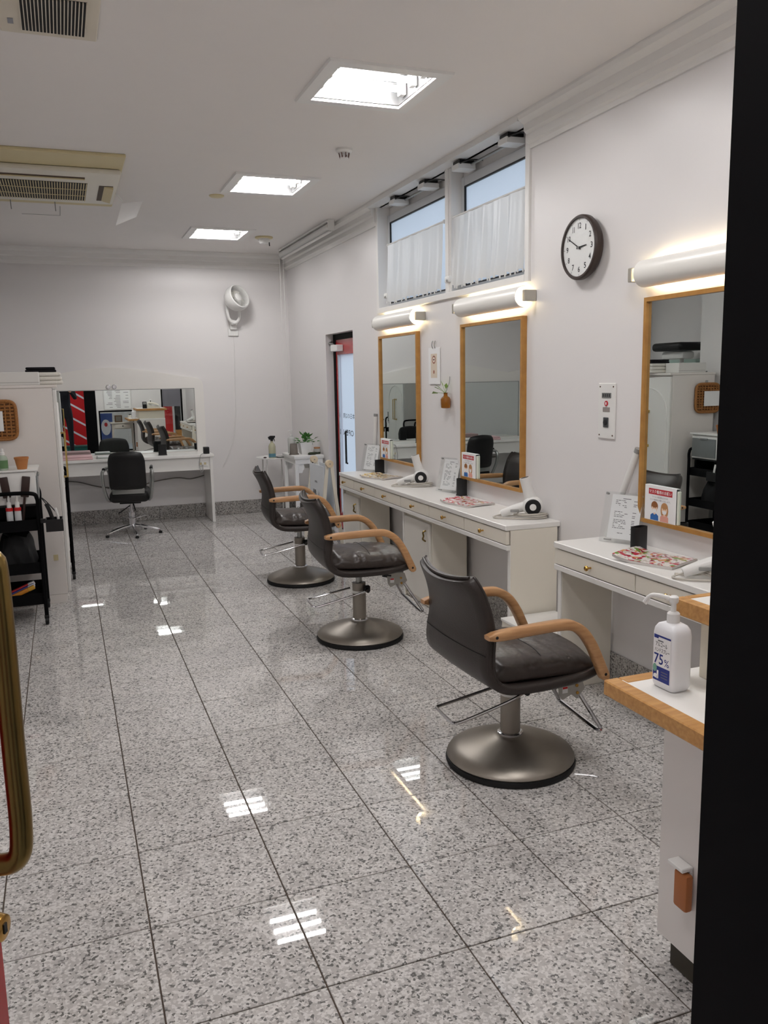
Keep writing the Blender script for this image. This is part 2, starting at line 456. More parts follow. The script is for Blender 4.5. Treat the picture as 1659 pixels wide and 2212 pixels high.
# floor with single granite tiles
floor = struct(MB().box(XA-0.15, XW+0.2, YF, YB+0.15, -0.06, -0.004).build('floor', groutm, smooth=False))
tile_meshes = {}
def tile(x0, x1, y0, y1, k=0):
    g = 0.0021
    w_, d = round(x1-x0-2*g, 4), round(y1-y0-2*g, 4)
    if w_ < 0.02 or d < 0.02: return
    if (w_, d) not in tile_meshes:
        b = 0.0014; hx, hy = w_/2, d/2
        vs = [(-hx,-hy,-.016),(hx,-hy,-.016),(hx,hy,-.016),(-hx,hy,-.016),(-hx,-hy,-b),(hx,-hy,-b),(hx,hy,-b),(-hx,hy,-b),
              (-hx+b,-hy+b,0),(hx-b,-hy+b,0),(hx-b,hy-b,0),(-hx+b,hy-b,0)]
        fs = [(0,1,5,4),(1,2,6,5),(2,3,7,6),(3,0,4,7),(4,5,9,8),(5,6,10,9),(6,7,11,10),(7,4,8,11),(8,9,10,11)]
        mb = MB(); mb.add(vs, fs); tile_meshes[(w_, d)] = mb.mesh('floor_tile', granm, False)
    o = bpy.data.objects.new('floor_tile', tile_meshes[(w_, d)]); COL.objects.link(o)
    o.location = ((x0+x1)/2, (y0+y1)/2, random.uniform(-0.0004, 0.0))
    o.rotation_euler = (random.uniform(-.0011, .0011), random.uniform(-.0011, .0011), 0)
    o.parent = floor
TX0, TW, TY0, TD = -0.661, 0.390, 3.829, 0.404
cols = [TX0+TW*c for c in range(-1, 9)]
rows = sorted(TY0-TD*r for r in range(-14, 10))
for i in range(len(cols)-1):
    for j in range(len(rows)-1):
        x0, x1 = max(cols[i], XA), min(cols[i+1], XW); y0, y1 = max(rows[j], YF+0.02), min(rows[j+1], YB)
        if (y0+y1)/2 < YA: x0 = max(x0, XL)
        if (y0+y1)/2 > YR: x0 = max(x0, XB)
        tile(x0, x1, y0, y1)

# granite skirting, one block after another
def skirting(name, pieces):
    root = bpy.data.objects.new(name, None); COL.objects.link(root); struct(root)
    for (x0, x1, y0, y1) in pieces:
        MB().box(x0, x1, y0, y1, 0.0005, 0.15, 0.002, 1).build('skirting_block', grans, root, smooth=False)
xs = [XB+0.0]+[TX0+TW*c for c in range(1, 8)]+[XW]
xs = sorted(set(round(x, 3) for x in xs))
skirting('baseboard_back', [(a+0.001, b-0.001, YB-0.014, YB) for a, b in zip(xs, xs[1:])])
ys = [0.45]+[rows[0]+TD*k for k in range(1, 18)]
pcs = [(XW-0.014, XW, a+0.001, b-0.001) for a, b in zip(ys, ys[1:]) if b < DOOR[0]+0.05]
pcs.append((XW-0.014, XW, DOOR[1]+0.01, 8.4)); pcs.append((XW-0.014, XW, 8.402, YB-0.015))
skirting('baseboard_right', pcs)

# stepped cornice
PROF = [(0, -.165), (.012, -.165), (.018, -.145), (.034, -.135), (.034, -.098), (.05, -.085), (.054, -.05), (.085, -.03), (.092, -.012), (.092, 0), (0, 0)]
def cornice_y(y0, y1):
    return MB().prism([(XW-dx, ZC+dz) for dx, dz in PROF], y0, y1, 'Y')
struct(cornice_y(YFI, WIN[0]-0.03).build('trim_1', trimw, angle=20))
struct(cornice_y(WIN[1]+0.03, YB).build('trim_2', trimw, angle=20))
struct(MB().prism([(YB-dx, ZC+dz) for dx, dz in PROF], XB, XW-0.092, 'X').build('trim_3', trimw, angle=20))
# flat cover strip above the window
struct(MB().box(XW-0.092, XW+0.02, WIN[0]-0.03, WIN[1]+0.03, WIN[3], ZC).build('trim_4', trimw, smooth=False))

# ------------------------------------------------------------------ clerestory window
y0, y1, z0, z1 = WIN
wf = bpy.data.objects.new('window_1', None); COL.objects.link(wf); struct(wf)
fm = MB()
for (a, b, c, d) in ((y0-.03, y0+.012, z0-.03, z1+.02), (y1-.012, y1+.03, z0-.03, z1+.02), (y0+.012, y1-.012, z0-.03, z0+.012)):
    fm.box(XW-.018, XW+.1, a, b, c, d, .003, 1)
fm.build('window_casing', trimw, wf)
MB().box(XW-.005, XW+.12, 5.10, 5.19, z0+.012, z1, .004, 1).box(XW-.012, XW-.005, 5.125, 5.165, z0+.012, z1).build('mullion', trimw, wf)
def sash(a, b):
    s = MB()
    t = .05
    X0, X1 = XW+.07, XW+.105
    s.box(X0, X1, a, a+t, z0+.012, z1-.06, .004, 1).box(X0, X1, b-t, b, z0+.012, z1-.06, .004, 1)
    s.box(X0, X1, a+t, b-t, z0+.012, z0+.05, .004, 1).box(X0, X1, a+t, b-t, z1-.12, z1-.06, .004, 1)
    o = s.build('sash_frame', M('white_aluminium', (206, 208, 210), 0.4, var=0.01), wf)
    g = MB()
    for (p, q, r_, u) in ((a+t-.002, a+t+.008, z0+.05, z1-.12), (b-t-.008, b-t+.002, z0+.05, z1-.12), (a+t, b-t, z1-.128, z1-.118), (a+t, b-t, z0+.046, z0+.056)):
        g.box(X0-.001, X0+.01, p, q, r_, u)
    g.build('gasket', blackplas, o, smooth=False)
    MB().box(X0+.012, X0+.016, a+t, b-t, z0+.05, z1-.12).build('pane', frost, o, smooth=False)
sash(y0+.012, 5.10); sash(5.19, y1-.012)
MB().box(XW+.09, XW+.13, y0+.012, y1-.012, z1-.06, z1, .003, 1).build('head_rail', trimw, wf)
def opener(y):
    o = MB().box(XW-.06, XW+.06, y-.05, y+.05, z1-.058, z1-.026, .002, 1).build('opener_box', whiteplas, wf)
    MB().box(XW-.05, XW+.05, y-.046, y+.046, z1-.022, z1-.004).build('opener_mechanism', blackplas, o, smooth=False)
    MB().tube(curve_pts([(XW-.05, y-.05, z1-.03), (XW+.0, y-.09, z1-.015), (XW+.05, y-.16, z1-.03)], 6), .004, 6).build('opener_arm', blackplas, o)
    return o
for y in (6.0, 5.46, 4.92, 4.32): opener(y)
MB().tube([(XW+.03, 5.95, z1-.03), (XW+.03, 5.5, z1-.03)], .008, 8).build('opener_rod', alum, wf)
MB().tube([(XW+.03, 4.88, z1-.03), (XW+.03, 4.36, z1-.03)], .008, 8).build('opener_rod', alum, wf)
for y in (6.28, 5.15):
    o = MB().box(XW-.02, XW+.03, y-.05, y+.02, z0+.075, z0+.115, .006).build('window_latch', whiteplas, wf)
    MB().tube([(XW-.02, y-.02, z0+.09), (XW-.035, y-.05, z0+.08)], .006, 6).build('latch_lever', greyplas, o)

def curtain(ya, yb, label):
    root = thing('cafe_curtain', label, 'curtain', (XW-.0, (ya+yb)/2, z0+.48), 0, 'cafe curtains on the clerestory window')
    L_ = yb-ya
    def fn(u, v):
        y = -L_/2+L_*u
        h = -v*0.435
        amp = .002+.010*v
        x = .012-.035*v*v*0.6 + amp*(math.sin(u*31)+.6*math.sin(u*53+1.3)+.3*math.sin(u*90))
        y += (.018*(u-.5)*-1)*v
        return (x, y, h+.006*math.sin(u*40)*v)
    MB().grid(fn, 90, 14).build('cloth', curtm, root)
    b = MB()
    n = 26
    for i in range(n):
        u = (i+.5)/n; p = fn(u, 1)
        b.box(p[0]-.002, p[0]+.002, p[1]-.006, p[1]+.006, p[2]-.016, p[2]+.001)
    b.build('scalloped_lace_hem', curtm, root, smooth=False)['kind'] = 'stuff'
    MB().cyl((.014, -L_/2-.02, .0), (.014, L_/2+.02, .0), .007, 8).build('curtain_rod', whiteplas, root)
    MB().box(.012, .04, L_/2+.002, L_/2+.016, -.012, .012).box(.012, .04, -L_/2-.016, -L_/2-.002, -.012, .012).build('rod_bracket', whiteplas, root, smooth=False)
curtain(5.26, 6.27, 'white cafe curtain on the window half beside the roller blind')
curtain(4.17, 5.09, 'white cafe curtain on the window half nearer the round clock')

# ------------------------------------------------------------------ side door (right wall)
d2 = bpy.data.objects.new('door_2', None); COL.objects.link(d2); struct(d2)
dx0, dx1 = XW+.075, XW+.135
y0, y1 = DOOR[0], DOOR[1]
MB().box(dx0, dx1+.02, y1-.07, y1, 0, 1.915).box(dx0, dx1+.02, y0, y1-.07, 1.86, 1.915).build('door_frame', blackpaint, d2, smooth=False)
MB().box(dx0+.005, dx1, y1-.14, y1-.07, 0.02, 1.86).box(dx0+.005, dx1, y0, y1-.14, 1.72, 1.86).box(dx0+.005, dx1, y0, y1-.14, 0.02, .18).build('door_leaf', redgloss, d2, smooth=False)
MB().box(dx0-.004, dx0+.02, y1-.165, y1-.14, .18, 1.72).build('glazing_bead', chrome, d2, smooth=False)
MB().box(dx0+.02, dx0+.028, y0, y1-.165, .18, 1.72).build('pane', frost, d2, smooth=False)
MB().box(dx0-.06, dx0+.004, y1-.30, y1-.10, 1.75, 1.81, .004, 1).build('door_closer', whiteplas, d2)
MB().tube([(dx0-.03, y1-.12, 1.815), (dx0-.05, y1-.02, 1.835), (dx0-.01, y1-.01, 1.85)], .008, 6).build('closer_arm', alum, d2)
MB().tube([(dx0-.03, y1-.46, 1.0), (dx0-.045, y1-.46, 1.0), (dx0-.045, y1-.46, .7), (dx0-.03, y1-.46, .7)], .01, 8).build('pull_handle', blackplas, d2)
text('OPEN', .055, inkm, d2, (dx0+.017, y1-.36, .98), (0, -1, 0), (0, 0, 1), width=.30, mirrored=True)
text('本日の以降', .05, inkm, d2, (dx0+.017, y1-.38, 1.14), (0, -1, 0), (0, 0, 1), width=.34, mirrored=True)

# ------------------------------------------------------------------ front windows
for i, (a, b, c, d) in enumerate(FH[1:]):
    o = struct(MB().box(a, b, YF+.08, YF+.09, c, d).build('window_%d' % (i+2), glassm, smooth=False))
    g = MB()
    for (p, q, r_, u) in ((a, a+.03, c, d), (b-.03, b, c, d), (a, b, c, c+.03), (a, b, d-.03, d)):
        g.box(p, q, YF+.06, YF+.11, r_, u)
    g.build('window_frame', blackpaint, o, smooth=False)
    if i == 1:
        MB().box(a+.03, b-.03, YF+.092, YF+.096, .97, d-.03).build('privacy_film', M('grey_film', (132, 130, 138), 0.5, var=0.1, vscale=3), o, smooth=False)

# ================================================================== CEILING OBJECTS
def fixture(i, label):
    x0, x1, y0, y1 = FIX[i]
    root = thing('ceiling_light', label, 'ceiling light', ((x0+x1)/2, (y0+y1)/2, ZC), 0, 'recessed fluorescent ceiling lights')
    hx, hy = (x1-x0)/2, (y1-y0)/2; f = .065; z = -.012
    fr_ = MB()
    inner = [(-hx, -hy), (hx, -hy), (hx, hy), (-hx, hy)]; outer = [(-hx-f, -hy-f), (hx+f, -hy-f), (hx+f, hy+f), (-hx-f, hy+f)]
    vs = [(*p, z) for p in inner]+[(*p, 0) for p in outer]+[(*p, .004) for p in inner]
    vs += [(p[0]*.985, p[1]*.985, z) for p in outer]
    fr_.add(vs, [(a, (a+1) % 4, 12+(a+1) % 4, 12+a) for a in range(4)]+[(12+a, 12+(a+1) % 4, 4+(a+1) % 4, 4+a) for a in range(4)]+[(a, (a+1) % 4, 8+(a+1) % 4, 8+a) for a in range(4)])
    fr_.build('trim_frame', whiteplas, root, smooth=False)
    d = .11
    hs = MB(); hx -= .001; hy -= .001
    b = [(-hx, -hy, .004), (hx, -hy, .004), (hx, hy, .004), (-hx, hy, .004), (-hx, -hy, d), (hx, -hy, d), (hx, hy, d), (-hx, hy, d)]
    hs.add(b, [(4, 5, 6, 7)]+[(a, (a+1) % 4, 4+(a+1) % 4, 4+a) for a in range(4)])
    hs.build('reflector_housing', enamel, root, smooth=False)
    for k in (-1, 0, 1):
        t = MB().cyl((-hx+.035, k*.135, .05), (hx-.035, k*.135, .05), .0145, 12).build('fluorescent_tube', tubem, root)
        MB().box(-hx+.004, -hx+.035, k*.135-.022, k*.135+.022, .02, d-.002, .003, 1).box(hx-.035, hx-.004, k*.135-.022, k*.135+.022, .02, d-.002, .003, 1).build('lamp_holder', whiteplas, t)
fixture(0, 'nearest recessed square ceiling light, largest in view')
fixture(1, 'middle recessed ceiling light, beside the small cream disc')
fixture(2, 'farthest recessed ceiling light, close to the back wall')
fixture(3, 'recessed ceiling light above the nearest mirror, out of direct view')
fixture(4, 'recessed ceiling light just inside the entrance, out of direct view')

# air conditioner with stained old surround
ac = thing('air_conditioner', 'ceiling cassette air conditioner with yellowed surround at upper left', 'air conditioner', (-0.08, 6.26, ZC))
MB().box(-.54, .54, -.765, .755, -.02, 0, .004, 1).build('old_surround_panel', creamplas, ac)
MB().box(-.5, .53, -.46, .50, -.055, -.0205, .012, 2).build('fascia_panel', M('ac_white', (226, 222, 210), .4, var=.02), ac)
g = MB().box(-.40, .335, -.17, .39, -.0565, -.053).build('grille_recess', blackmat, ac, smooth=False)
b = MB()
for k in range(45):
    x = -.395+k*.0164
    b.box(x, x+.0055, -.17, .39, -.062, -.0568)
b.box(-.40, .335, .005, .013, -.0635, -.0605).box(-.40, .335, .20, .208, -.0635, -.0605)
o = b.build('grille_bars', creamplas, ac, smooth=False); o['kind'] = 'stuff'
MB().box(-.36, .315, -.335, -.285, -.0575, -.053).build('outlet_slot', M('brown_slot', (86, 66, 52), .6), ac, smooth=False)
MB().box(-.36, .315, -.31, -.29, -.064, -.0577, .002, 1).build('louvre', creamplas, ac)
MB().box(.41, .50, -.12, .36, -.0575, -.053).build('side_flap_recess', M('brown_slot2', (70, 54, 40), .6), ac, smooth=False)
MB().prism([(.44, -.056), (.50, -.056), (.50, -.075), (.455, -.064)], -.11, .35, 'Y').build('side_flap', creamplas, ac)
MB().box(-.3, .33, .52, .56, -.026, -.0205).build('drain_slot', M('brown_slot3', (120, 98, 66), .6), ac, smooth=False)
for x in (-.17, .13):
    MB().tube([(x, .60, -.02), (x+.002, .60, -.10)], .003, 6).build('hanging_hook', greyplas, ac)
MB().box(.47, .53, .1, .3, -.05, -.02, .004, 1).build('junction_cover', creamplas, ac)
# paper tag hanging from the unit
tagp = thing('paper_tag', 'white paper tag dangling from corner of air conditioner', 'paper tag', (0.50, 6.56, ZC-.03))
MB().add([(.0, .0, -.05), (.15, .02, -.02), (.10, .04, -.13), (-.05, .02, -.20)], [(0, 1, 2, 3)]).add([(.0, .002, -.05), (.15, .022, -.02), (.10, .042, -.13), (-.05, .022, -.20)], [(3, 2, 1, 0)]).build('card', paperm, tagp, smooth=False)
MB().tube([(-.04, -.03, .01), (0, .0, -.02), (.015, .01, -.06)], .0025, 6).build('string', whiteplas, tagp)

# vent at the top left
vt = thing('ceiling_vent', 'square cream ceiling vent grille in the top left corner', 'vent', (0.07, 3.57, ZC))
MB().box(-.19, .16, -.22, .18, -.012, 0, .004, 1).build('vent_frame', M('vent_cream', (220, 212, 196), .5, var=.02), vt)
MB().box(-.115, .115, -.18, .14, -.0135, -.011).build('vent_recess', blackmat, vt, smooth=False)
for k in range(19):
    x = -.115+k*.0126
    MB().box(x, x+.0036, -.18, .14, -.020, -.0136).build('vent_slat', M('vent_cream2', (220, 212, 196), .5, var=.02), vt, smooth=False)
MB().box(-.16, -.14, .04, .09, -.0135, -.0125).build('vent_label', M('vent_label_grey', (150, 152, 158), .6), vt, smooth=False)

# detectors
d1 = thing('smoke_detector', 'caged heat detector on ceiling left of the window', 'detector', (1.68, 5.01, ZC))
MB().lathe([(.05, 0), (.05, -.012), (.042, -.022), (.03, -.026)], 20).build('detector_base', whiteplas, d1)
for k in range(8):
    a = k*PI/4
    MB().tube([(.033*math.cos(a), .033*math.sin(a), -.024), (.026*math.cos(a), .026*math.sin(a), -.052)], .0035, 6).build('cage_rib', M('rib_brown', (120, 96, 90), .5), d1)
MB().lathe([(.028, -.05), (.02, -.058), (.001, -.06)], 16).build('detector_cap', whiteplas, d1)
d2_ = thing('smoke_detector', 'cream dome smoke detector near the far ceiling light', 'detector', (1.92, 8.21, ZC))
MB().lathe([(.085, 0), (.085, -.012), (.06, -.018)], 20).build('detector_base', creamplas, d2_)
MB().lathe([(.055, -.018), (.055, -.035), (.04, -.06), (.002, -.068)], 20).build('detector_dome', whiteplas, d2_)
MB().tube([(.045, -.02, -.05), (.047, -.02, -.085)], .005, 6).build('test_pin', blackplas, d2_)
tag(MB().lathe([(.055, 0), (.055, -.006), (.045, -.012), (.002, -.013)], 24).build('blank_cover', creamplas, None, (1.174, 6.49, ZC)), 'small flat cream disc cover on the ceiling beside the air conditioner', 'cover')

# roller blind
rb = thing('roller_blind', 'rolled up white roller blind under ceiling over side door', 'blind', (2.27, 8.05, ZC))
MB().box(-.03, .03, -.88, .88, -.018, 0, .003, 1).build('head_rail', trimw, rb)
MB().cyl((0, -.87, -.055), (0, .87, -.055), .032, 18).build('fabric_roll', M('blind_fabric', (222, 222, 220), .7, var=.02), rb)
MB().box(-.012, .012, -.86, .86, -.105, -.088, .004, 1).build('bottom_bar', trimw, rb)
for y in (-.885, .872):
    MB().box(-.03, .03, y, y+.012, -.09, 0, .003, 1).build('end_bracket', whiteplas, rb)
for dx, dy in ((-.02, .89), (.02, .90)):
    MB().tube(curve_pts([(dx, dy, -.05), (dx*1.05, dy-.01, -.9), (dx*1.2, dy-.015, -1.6), (dx*.4, dy-.02, -1.78)], 8), .0025, 6).build('pull_cord', whiteplas, rb)

# ================================================================== RIGHT WALL: MIRRORS, LAMPS, CLOCK ...
def wall_mirror(yc, label, rz=0.0):
    root = thing('wall_mirror', label, 'mirror', (XW-(.006 if rz else 0), yc, .835), math.radians(rz), 'oak framed styling mirrors')
    h, hw, t, d = .985, .39, .018, .032
    # mitred frame members
    def member(p):   # p: 4 corners outer a, outer b, inner b, inner a in (y,z)
        b = MB(); vs = []
        for x in (-.001, -d): vs += [(x, q[0], q[1]) for q in p]
        b.add(vs, [(3, 2, 1, 0), (4, 5, 6, 7)]+[(a, (a+1) % 4, 4+(a+1) % 4, 4+a) for a in range(4)])
        return b.build('frame_member', framewood, root, smooth=False)
    o = [(-hw, 0), (hw, 0), (hw, h), (-hw, h)]; n = [(-hw+t, t), (hw-t, t), (hw-t, h-t), (-hw+t, h-t)]
    for a in range(4):
        c = (a+1) % 4; member([o[a], o[c], n[c], n[a]])
    MB().box(-.018, -.004, -hw+t-.004, hw-t+.004, t-.004, h-t+.004).build('mirror_glass', mirrorm, root, smooth=False)
    return root
wall_mirror(6.02, 'farthest oak framed mirror on right wall, nearest the side door')
wall_mirror(4.525, 'middle oak framed mirror on right wall below the second window half')
wall_mirror(2.70, 'nearest oak framed mirror, partly cut off by the black door post', -.75)

def wall_lamp(yc, label):
    root = thing('wall_lamp', label, 'wall lamp', (XW, yc, 1.92), 0, 'curved white mirror lamps')
    L_ = .385
    sh = MB()
    n = 14; R = .062; cx_ = -.042
    prof = []
    for i in range(n+1):
        a = math.radians(112-224*i/n); prof.append((cx_-R*math.cos(a)*.9, R*math.sin(a)*.93))
    inn = [(x+.003*(1 if True else 0), z*.96) for x, z in prof]
    vs = []
    for y in (-L_, L_): vs += [(x, y, z) for x, z in prof]
    for y in (-L_, L_): vs += [(x, y, z) for x, z in inn]
    k = n+1
    fs = [(i, i+1, k+i+1, k+i) for i in range(n)]+[(2*k+i, 3*k+i, 3*k+i+1, 2*k+i+1) for i in range(n)]
    fs += [(i, 2*k+i, 2*k+i+1, i+1) for i in range(n)]+[(k+i, k+i+1, 3*k+i+1, 3*k+i) for i in range(n)]
    fs += [(0, k, 3*k, 2*k), (n, 2*k+n, 3*k+n, k+n)]
    sh.add(vs, fs); sh.build('curved_shade', M('lamp_shade_white', (244, 242, 236), .3, var=.01), root)
    MB().cyl((-.035, -L_+.06, 0), (-.035, L_-.06, 0), .013, 12).build('lamp_tube', lampm, root)
    for s in (-1, 1):
        br = MB().box(-.075, -.001, s*(L_+.055)-.014, s*(L_+.055)+.014, -.03, .03, .003, 1).build('end_bracket', M('bracket_nickel', (188, 184, 174), .35, .6, var=.02), root)
        MB().cyl((-.038, s*(L_+.04), 0), (-.038, s*(L_-.02), 0), .018, 14).build('lamp_socket', M('bracket_nickel2', (180, 176, 164), .35, .6, var=.02), br)
    MB().box(-.012, -.001, -.2, .2, -.02, .02).build('back_plate', trimw, root, smooth=False)
wall_lamp(5.98, 'far curved white wall lamp below the curtain beside the blind')
wall_lamp(4.49, 'middle curved white wall lamp under the nearer window half')
wall_lamp(2.70, 'nearest curved white wall lamp, cut off by the black post')

# clock
ck = thing('wall_clock', 'round dark brown wall clock showing ten to three', 'clock', (XW, 3.57, 2.10))
MB().lathe([(.13, -.002), (.14, -.012), (.152, -.03), (.152, -.05), (.146, -.058), (.137, -.058), (.135, -.05)], 56, axis='X', cap=False).build('clock_case', clockbrown, ck)
MB().lathe([(.136, -.046), (.136, -.048)], 48, axis='X').build('clock_face', M('clock_white', (240, 240, 238), .5, var=.0), ck)
for k in range(12):
    a = math.radians(30*(k+1)); num = str(k+1)
    text(num, .027, inkm, ck, (-.0488, -.102*math.sin(a), .102*math.cos(a)), (0, -1, 0), (0, 0, 1), 'numeral', width=(.016 if k < 9 else .026 if k != 10 else .016) if k != 0 else .005, bold=.012)
tk = MB()
for k in range(12):
    a = math.radians(30*k); ca, sa = math.cos(a), math.sin(a)
    tk.add([(-.0487, -(r*sa+t*ca), r*ca-t*sa) for r, t in ((.124, -.001), (.124, .001), (.133, .001), (.133, -.001))], [(0, 1, 2, 3)])
tk.build('minute_marks', inkm, ck, smooth=False)['kind'] = 'stuff'
def hand(deg, l, wd, x):
    a = math.radians(deg); ca, sa = math.cos(a), math.sin(a)
    p = [(-.02, -wd), (-.02, wd), (l, wd*.6), (l, -wd*.6)]
    b = MB(); vs = []
    for xx in (x, x-.0015): vs += [(xx, -(r*sa+t*ca), r*ca-t*sa) for r, t in p]
    b.add(vs, [(3, 2, 1, 0), (4, 5, 6, 7)]+[(i, (i+1) % 4, 4+(i+1) % 4, 4+i) for i in range(4)])
    return b.build('clock_hand', inkm, ck, smooth=False)
hand(86, .062, .004, -.050); hand(300, .098, .003, -.0525)
MB().lathe([(.006, -.048), (.006, -.0555), (.001, -.056)], 14, axis='X').build('hand_hub', greyplas, ck)
MB().lathe([(.1365, -.0562), (.10, -.0595), (.05, -.0615), (.001, -.062)], 40, axis='X', cap=False).build('clock_glass', acryl, ck)

# switch panel
sp = thing('alarm_panel', 'white wall plate with key switch and red button', 'control panel', (XW, 3.378, 1.32))
MB().box(-.008, 0, -.067, .067, -.132, .132, .003, 1).build('cover_plate', whiteplas, sp)
MB().box(-.0105, -.0078, -.035, .035, .062, .086).build('digit_window', M('panel_grey', (110, 112, 110), .4), sp, smooth=False)
for k in range(4): plate(sp, 'digit_cell', inkm, (-.0107, .024-.016*k, .074), (0, -1, 0), (0, 0, 1), .008, .014)
MB().lathe([(.013, -.008), (.013, -.011), (.002, -.0115)], 18, c=(0, 0, .036), axis='X').build('red_button', redink, sp)
plate(sp, 'button_cap', paperm, (-.0118, 0, .036), (0, -1, 0), (0, 0, 1), .009, .012)
MB().box(-.0095, -.0078, -.027, .027, -.004, .018).build('name_tag', M('tag_grey', (150, 142, 138), .5), sp, smooth=False)
MB().box(-.012, -.0078, -.02, .02, -.078, -.03, .002, 1).build('key_switch', M('key_grey', (74, 76, 78), .4), sp)
MB().lathe([(.013, -.012), (.013, -.017), (.002, -.018)], 16, c=(0, 0, -.054), axis='X').build('key_cylinder', M('key_dark', (38, 38, 40), .4), sp)
for y in (-.052, .052):
    for z in (-.115, .115):
        MB().lathe([(.004, -.008), (.003, -.0105)], 10, c=(0, y, z), axis='X').build('screw', M('screw_brown', (96, 70, 50), .4, .7), sp)

# hanging card and bud vase
cd = thing('hanging_picture_card', 'white mount card with small brown drawings hanging from clips', 'picture card', (XW, 5.375, 1.57))
MB().box(-.008, -.003, -.092, .092, -.125, .125).build('card_mount', paperm, cd, smooth=False)
plate(cd, 'inner_picture', M('beige_print', (222, 208, 190), .7), (-.0084, 0, -.0), (0, -1, 0), (0, 0, 1), .105, .165)
plate(cd, 'brown_drawing', M('brown_print', (150, 92, 74), .7), (-.0087, .0, .042), (0, -1, 0), (0, 0, 1), 0, 0, poly=ell(0, 0, .03, .028))
plate(cd, 'drawing_center', M('beige_print2', (232, 218, 204), .7), (-.009, .0, .042), (0, -1, 0), (0, 0, 1), 0, 0, poly=ell(0, 0, .021, .019))
plate(cd, 'drawing_detail', M('brown_print2', (90, 54, 44), .7), (-.0093, .0, .042), (0, -1, 0), (0, 0, 1), .026, .008)
plate(cd, 'small_brown_drawing', M('brown_print', (150, 92, 74), .7), (-.0087, .0, -.042), (0, -1, 0), (0, 0, 1), 0, 0, poly=ell(0, 0, .011, .013))
for y in (-.02, .02):
    MB().tube(curve_pts([(-.006, y, .118), (-.014, y, .135), (-.010, y+.004, .16), (-.004, y+.002, .17)], 6), .0035, 6).build('metal_clip', greyplas, cd)
bv = thing('hanging_bud_vase', 'amber glass bud vase with leafy sprig hanging on the wall', 'vase', (XW-.035, 5.13, 1.285))
MB().lathe([(.022, 0), (.031, .004), (.033, .03), (.034, .06), (.028, .072), (.014, .082), (.013, .098), (.018, .104)], 20, cap=True).build('amber_bottle', M('amber_glass', (176, 112, 28), .08, var=.05, trans=.55), bv)
MB().tube(curve_pts([(0, 0, .1), (.025, -.005, .17), (.032, 0, .21)], 6), .002, 6).build('hanging_wire', greyplas, bv)
for k, (dx, dy, dz, s) in enumerate(((-.03, .05, .045, .055), (-.02, .085, .035, .05), (-.01, .03, .065, .045), (.0, -.01, .05, .035), (-.03, .1, .005, .045))):
    b = MB(); p0 = Vector((0, 0, .1)); p1 = p0+Vector((dx, dy, dz))
    d = (p1-p0).normalized(); sd = d.cross(Vector((.4, 0, 1))).normalized()
    s *= 1.35; pts = [p1-d*s*.5, p1+sd*s*.36, p1+d*s*.6+Vector((0, 0, -.01)), p1-sd*s*.36]
    b.add(pts, [(0, 1, 2, 3)]); b.build('leaf', leaf2, bv, smooth=False)
    MB().tube([p0, p1], .0014, 5).build('leaf_stem', leaf2, bv)

# ================================================================== VANITY COUNTERS
def knob(parent, y, x=-.0, z=0):
    return MB().lathe([(.0045, 0), (.0045, -.016), (.011, -.019), (.0125, -.025), (.009, -.030), (.001, -.0315)], 14, c=(x, y, z), axis='X').build('knob', brass, parent)
XV = 2.10
def counter(name, label, cat, y0, y1, splits, knobs, panels):
    root = thing(name, label, cat, (XW, (y0+y1)/2, 0)); c = (y0+y1)/2; D = XW-XV
    MB().box(-D, -.001, y0-c, y1-c, .697, .725, .003, 1).build('worktop', whitelam, root)
    e = [y1]+splits+[y0]
    for a, b, k in zip(e, e[1:], knobs):
        dr = MB().box(-D+.004, -D+.024, b-c+.004, a-c-.004, .622, .692, .002, 1).build('drawer', creamlam, root)
        if k: knob(dr, k-c, -D+.004, .658)
    MB().box(-D+.004, -D+.03, y0-c, y1-c, .592, .618, .002, 1).build('bottom_rail', whitelam, root)
    MB().box(-D+.03, -.016, y0-c+.02, y1-c-.02, .600, .6065).build('carcass_floor', creamlam, root, smooth=False)
    for (a, b) in panels:
        MB().box(-D+.03, -.016, a-c, b-c, .0005, .696, .002, 1).build('leg_panel', creamlam, root)
        MB().box(-D+.026, -D+.0305, a-c+.001, b-c-.001, .0006, .5915).build('edge_band', whitelam, root, smooth=False)
    MB().box(-.03, -.0155, y0-c+.03, y1-c-.03, .50, .60).build('back_rail', creamlam, root, smooth=False)
    return root
counter('vanity_counter', 'long white vanity counter with six brass-knobbed drawers under far mirrors', 'counter', 3.77, 6.60,
        [6.24, 5.76, 5.25, 4.77, 4.27], [6.45, 5.99, 5.53, 5.01, 4.52, 4.03], [(3.772, 3.797), (5.245, 5.265), (6.575, 6.598)])
counter('vanity_counter', 'shorter white vanity counter under the nearest mirror', 'counter', 1.90, 3.315,
        [2.715, 2.25], [3.02, 2.50, 2.05], [(3.285, 3.313), (1.902, 1.927)])
def base_cabinet(label, y0, y1, h):
    root = thing('base_cabinet', label, 'cabinet', (2.28, (y0+y1)/2, 0), 0, 'white cabinets under the long counter'); c = (y0+y1)/2
    MB().box(-.135, .112, y0-c, y1-c, .0005, h, .002, 1).build('carcass', creamlam, root)
    dr = MB().box(-.153, -.1355, y0-c+.006, y1-c-.004, .04, h-.02, .003, 1).build('door', M('door_white', (228, 224, 216), .35, var=.01), root)
    y = y0-c+.06
    MB().tube(curve_pts([(-.153, y, h-.07), (-.172, y+.002, h-.08), (-.168, y+.004, h-.105), (-.174, y+.002, h-.125), (-.156, y, h-.14)], 5), .0055, 8).build('handle', agedbrass, dr)
    return root
base_cabinet('white base cabinet with brass handle at far end of long counter', 6.20, 6.572, .572)
base_cabinet('white base cabinet with brass handle at middle of long counter', 4.81, 5.24, .585)
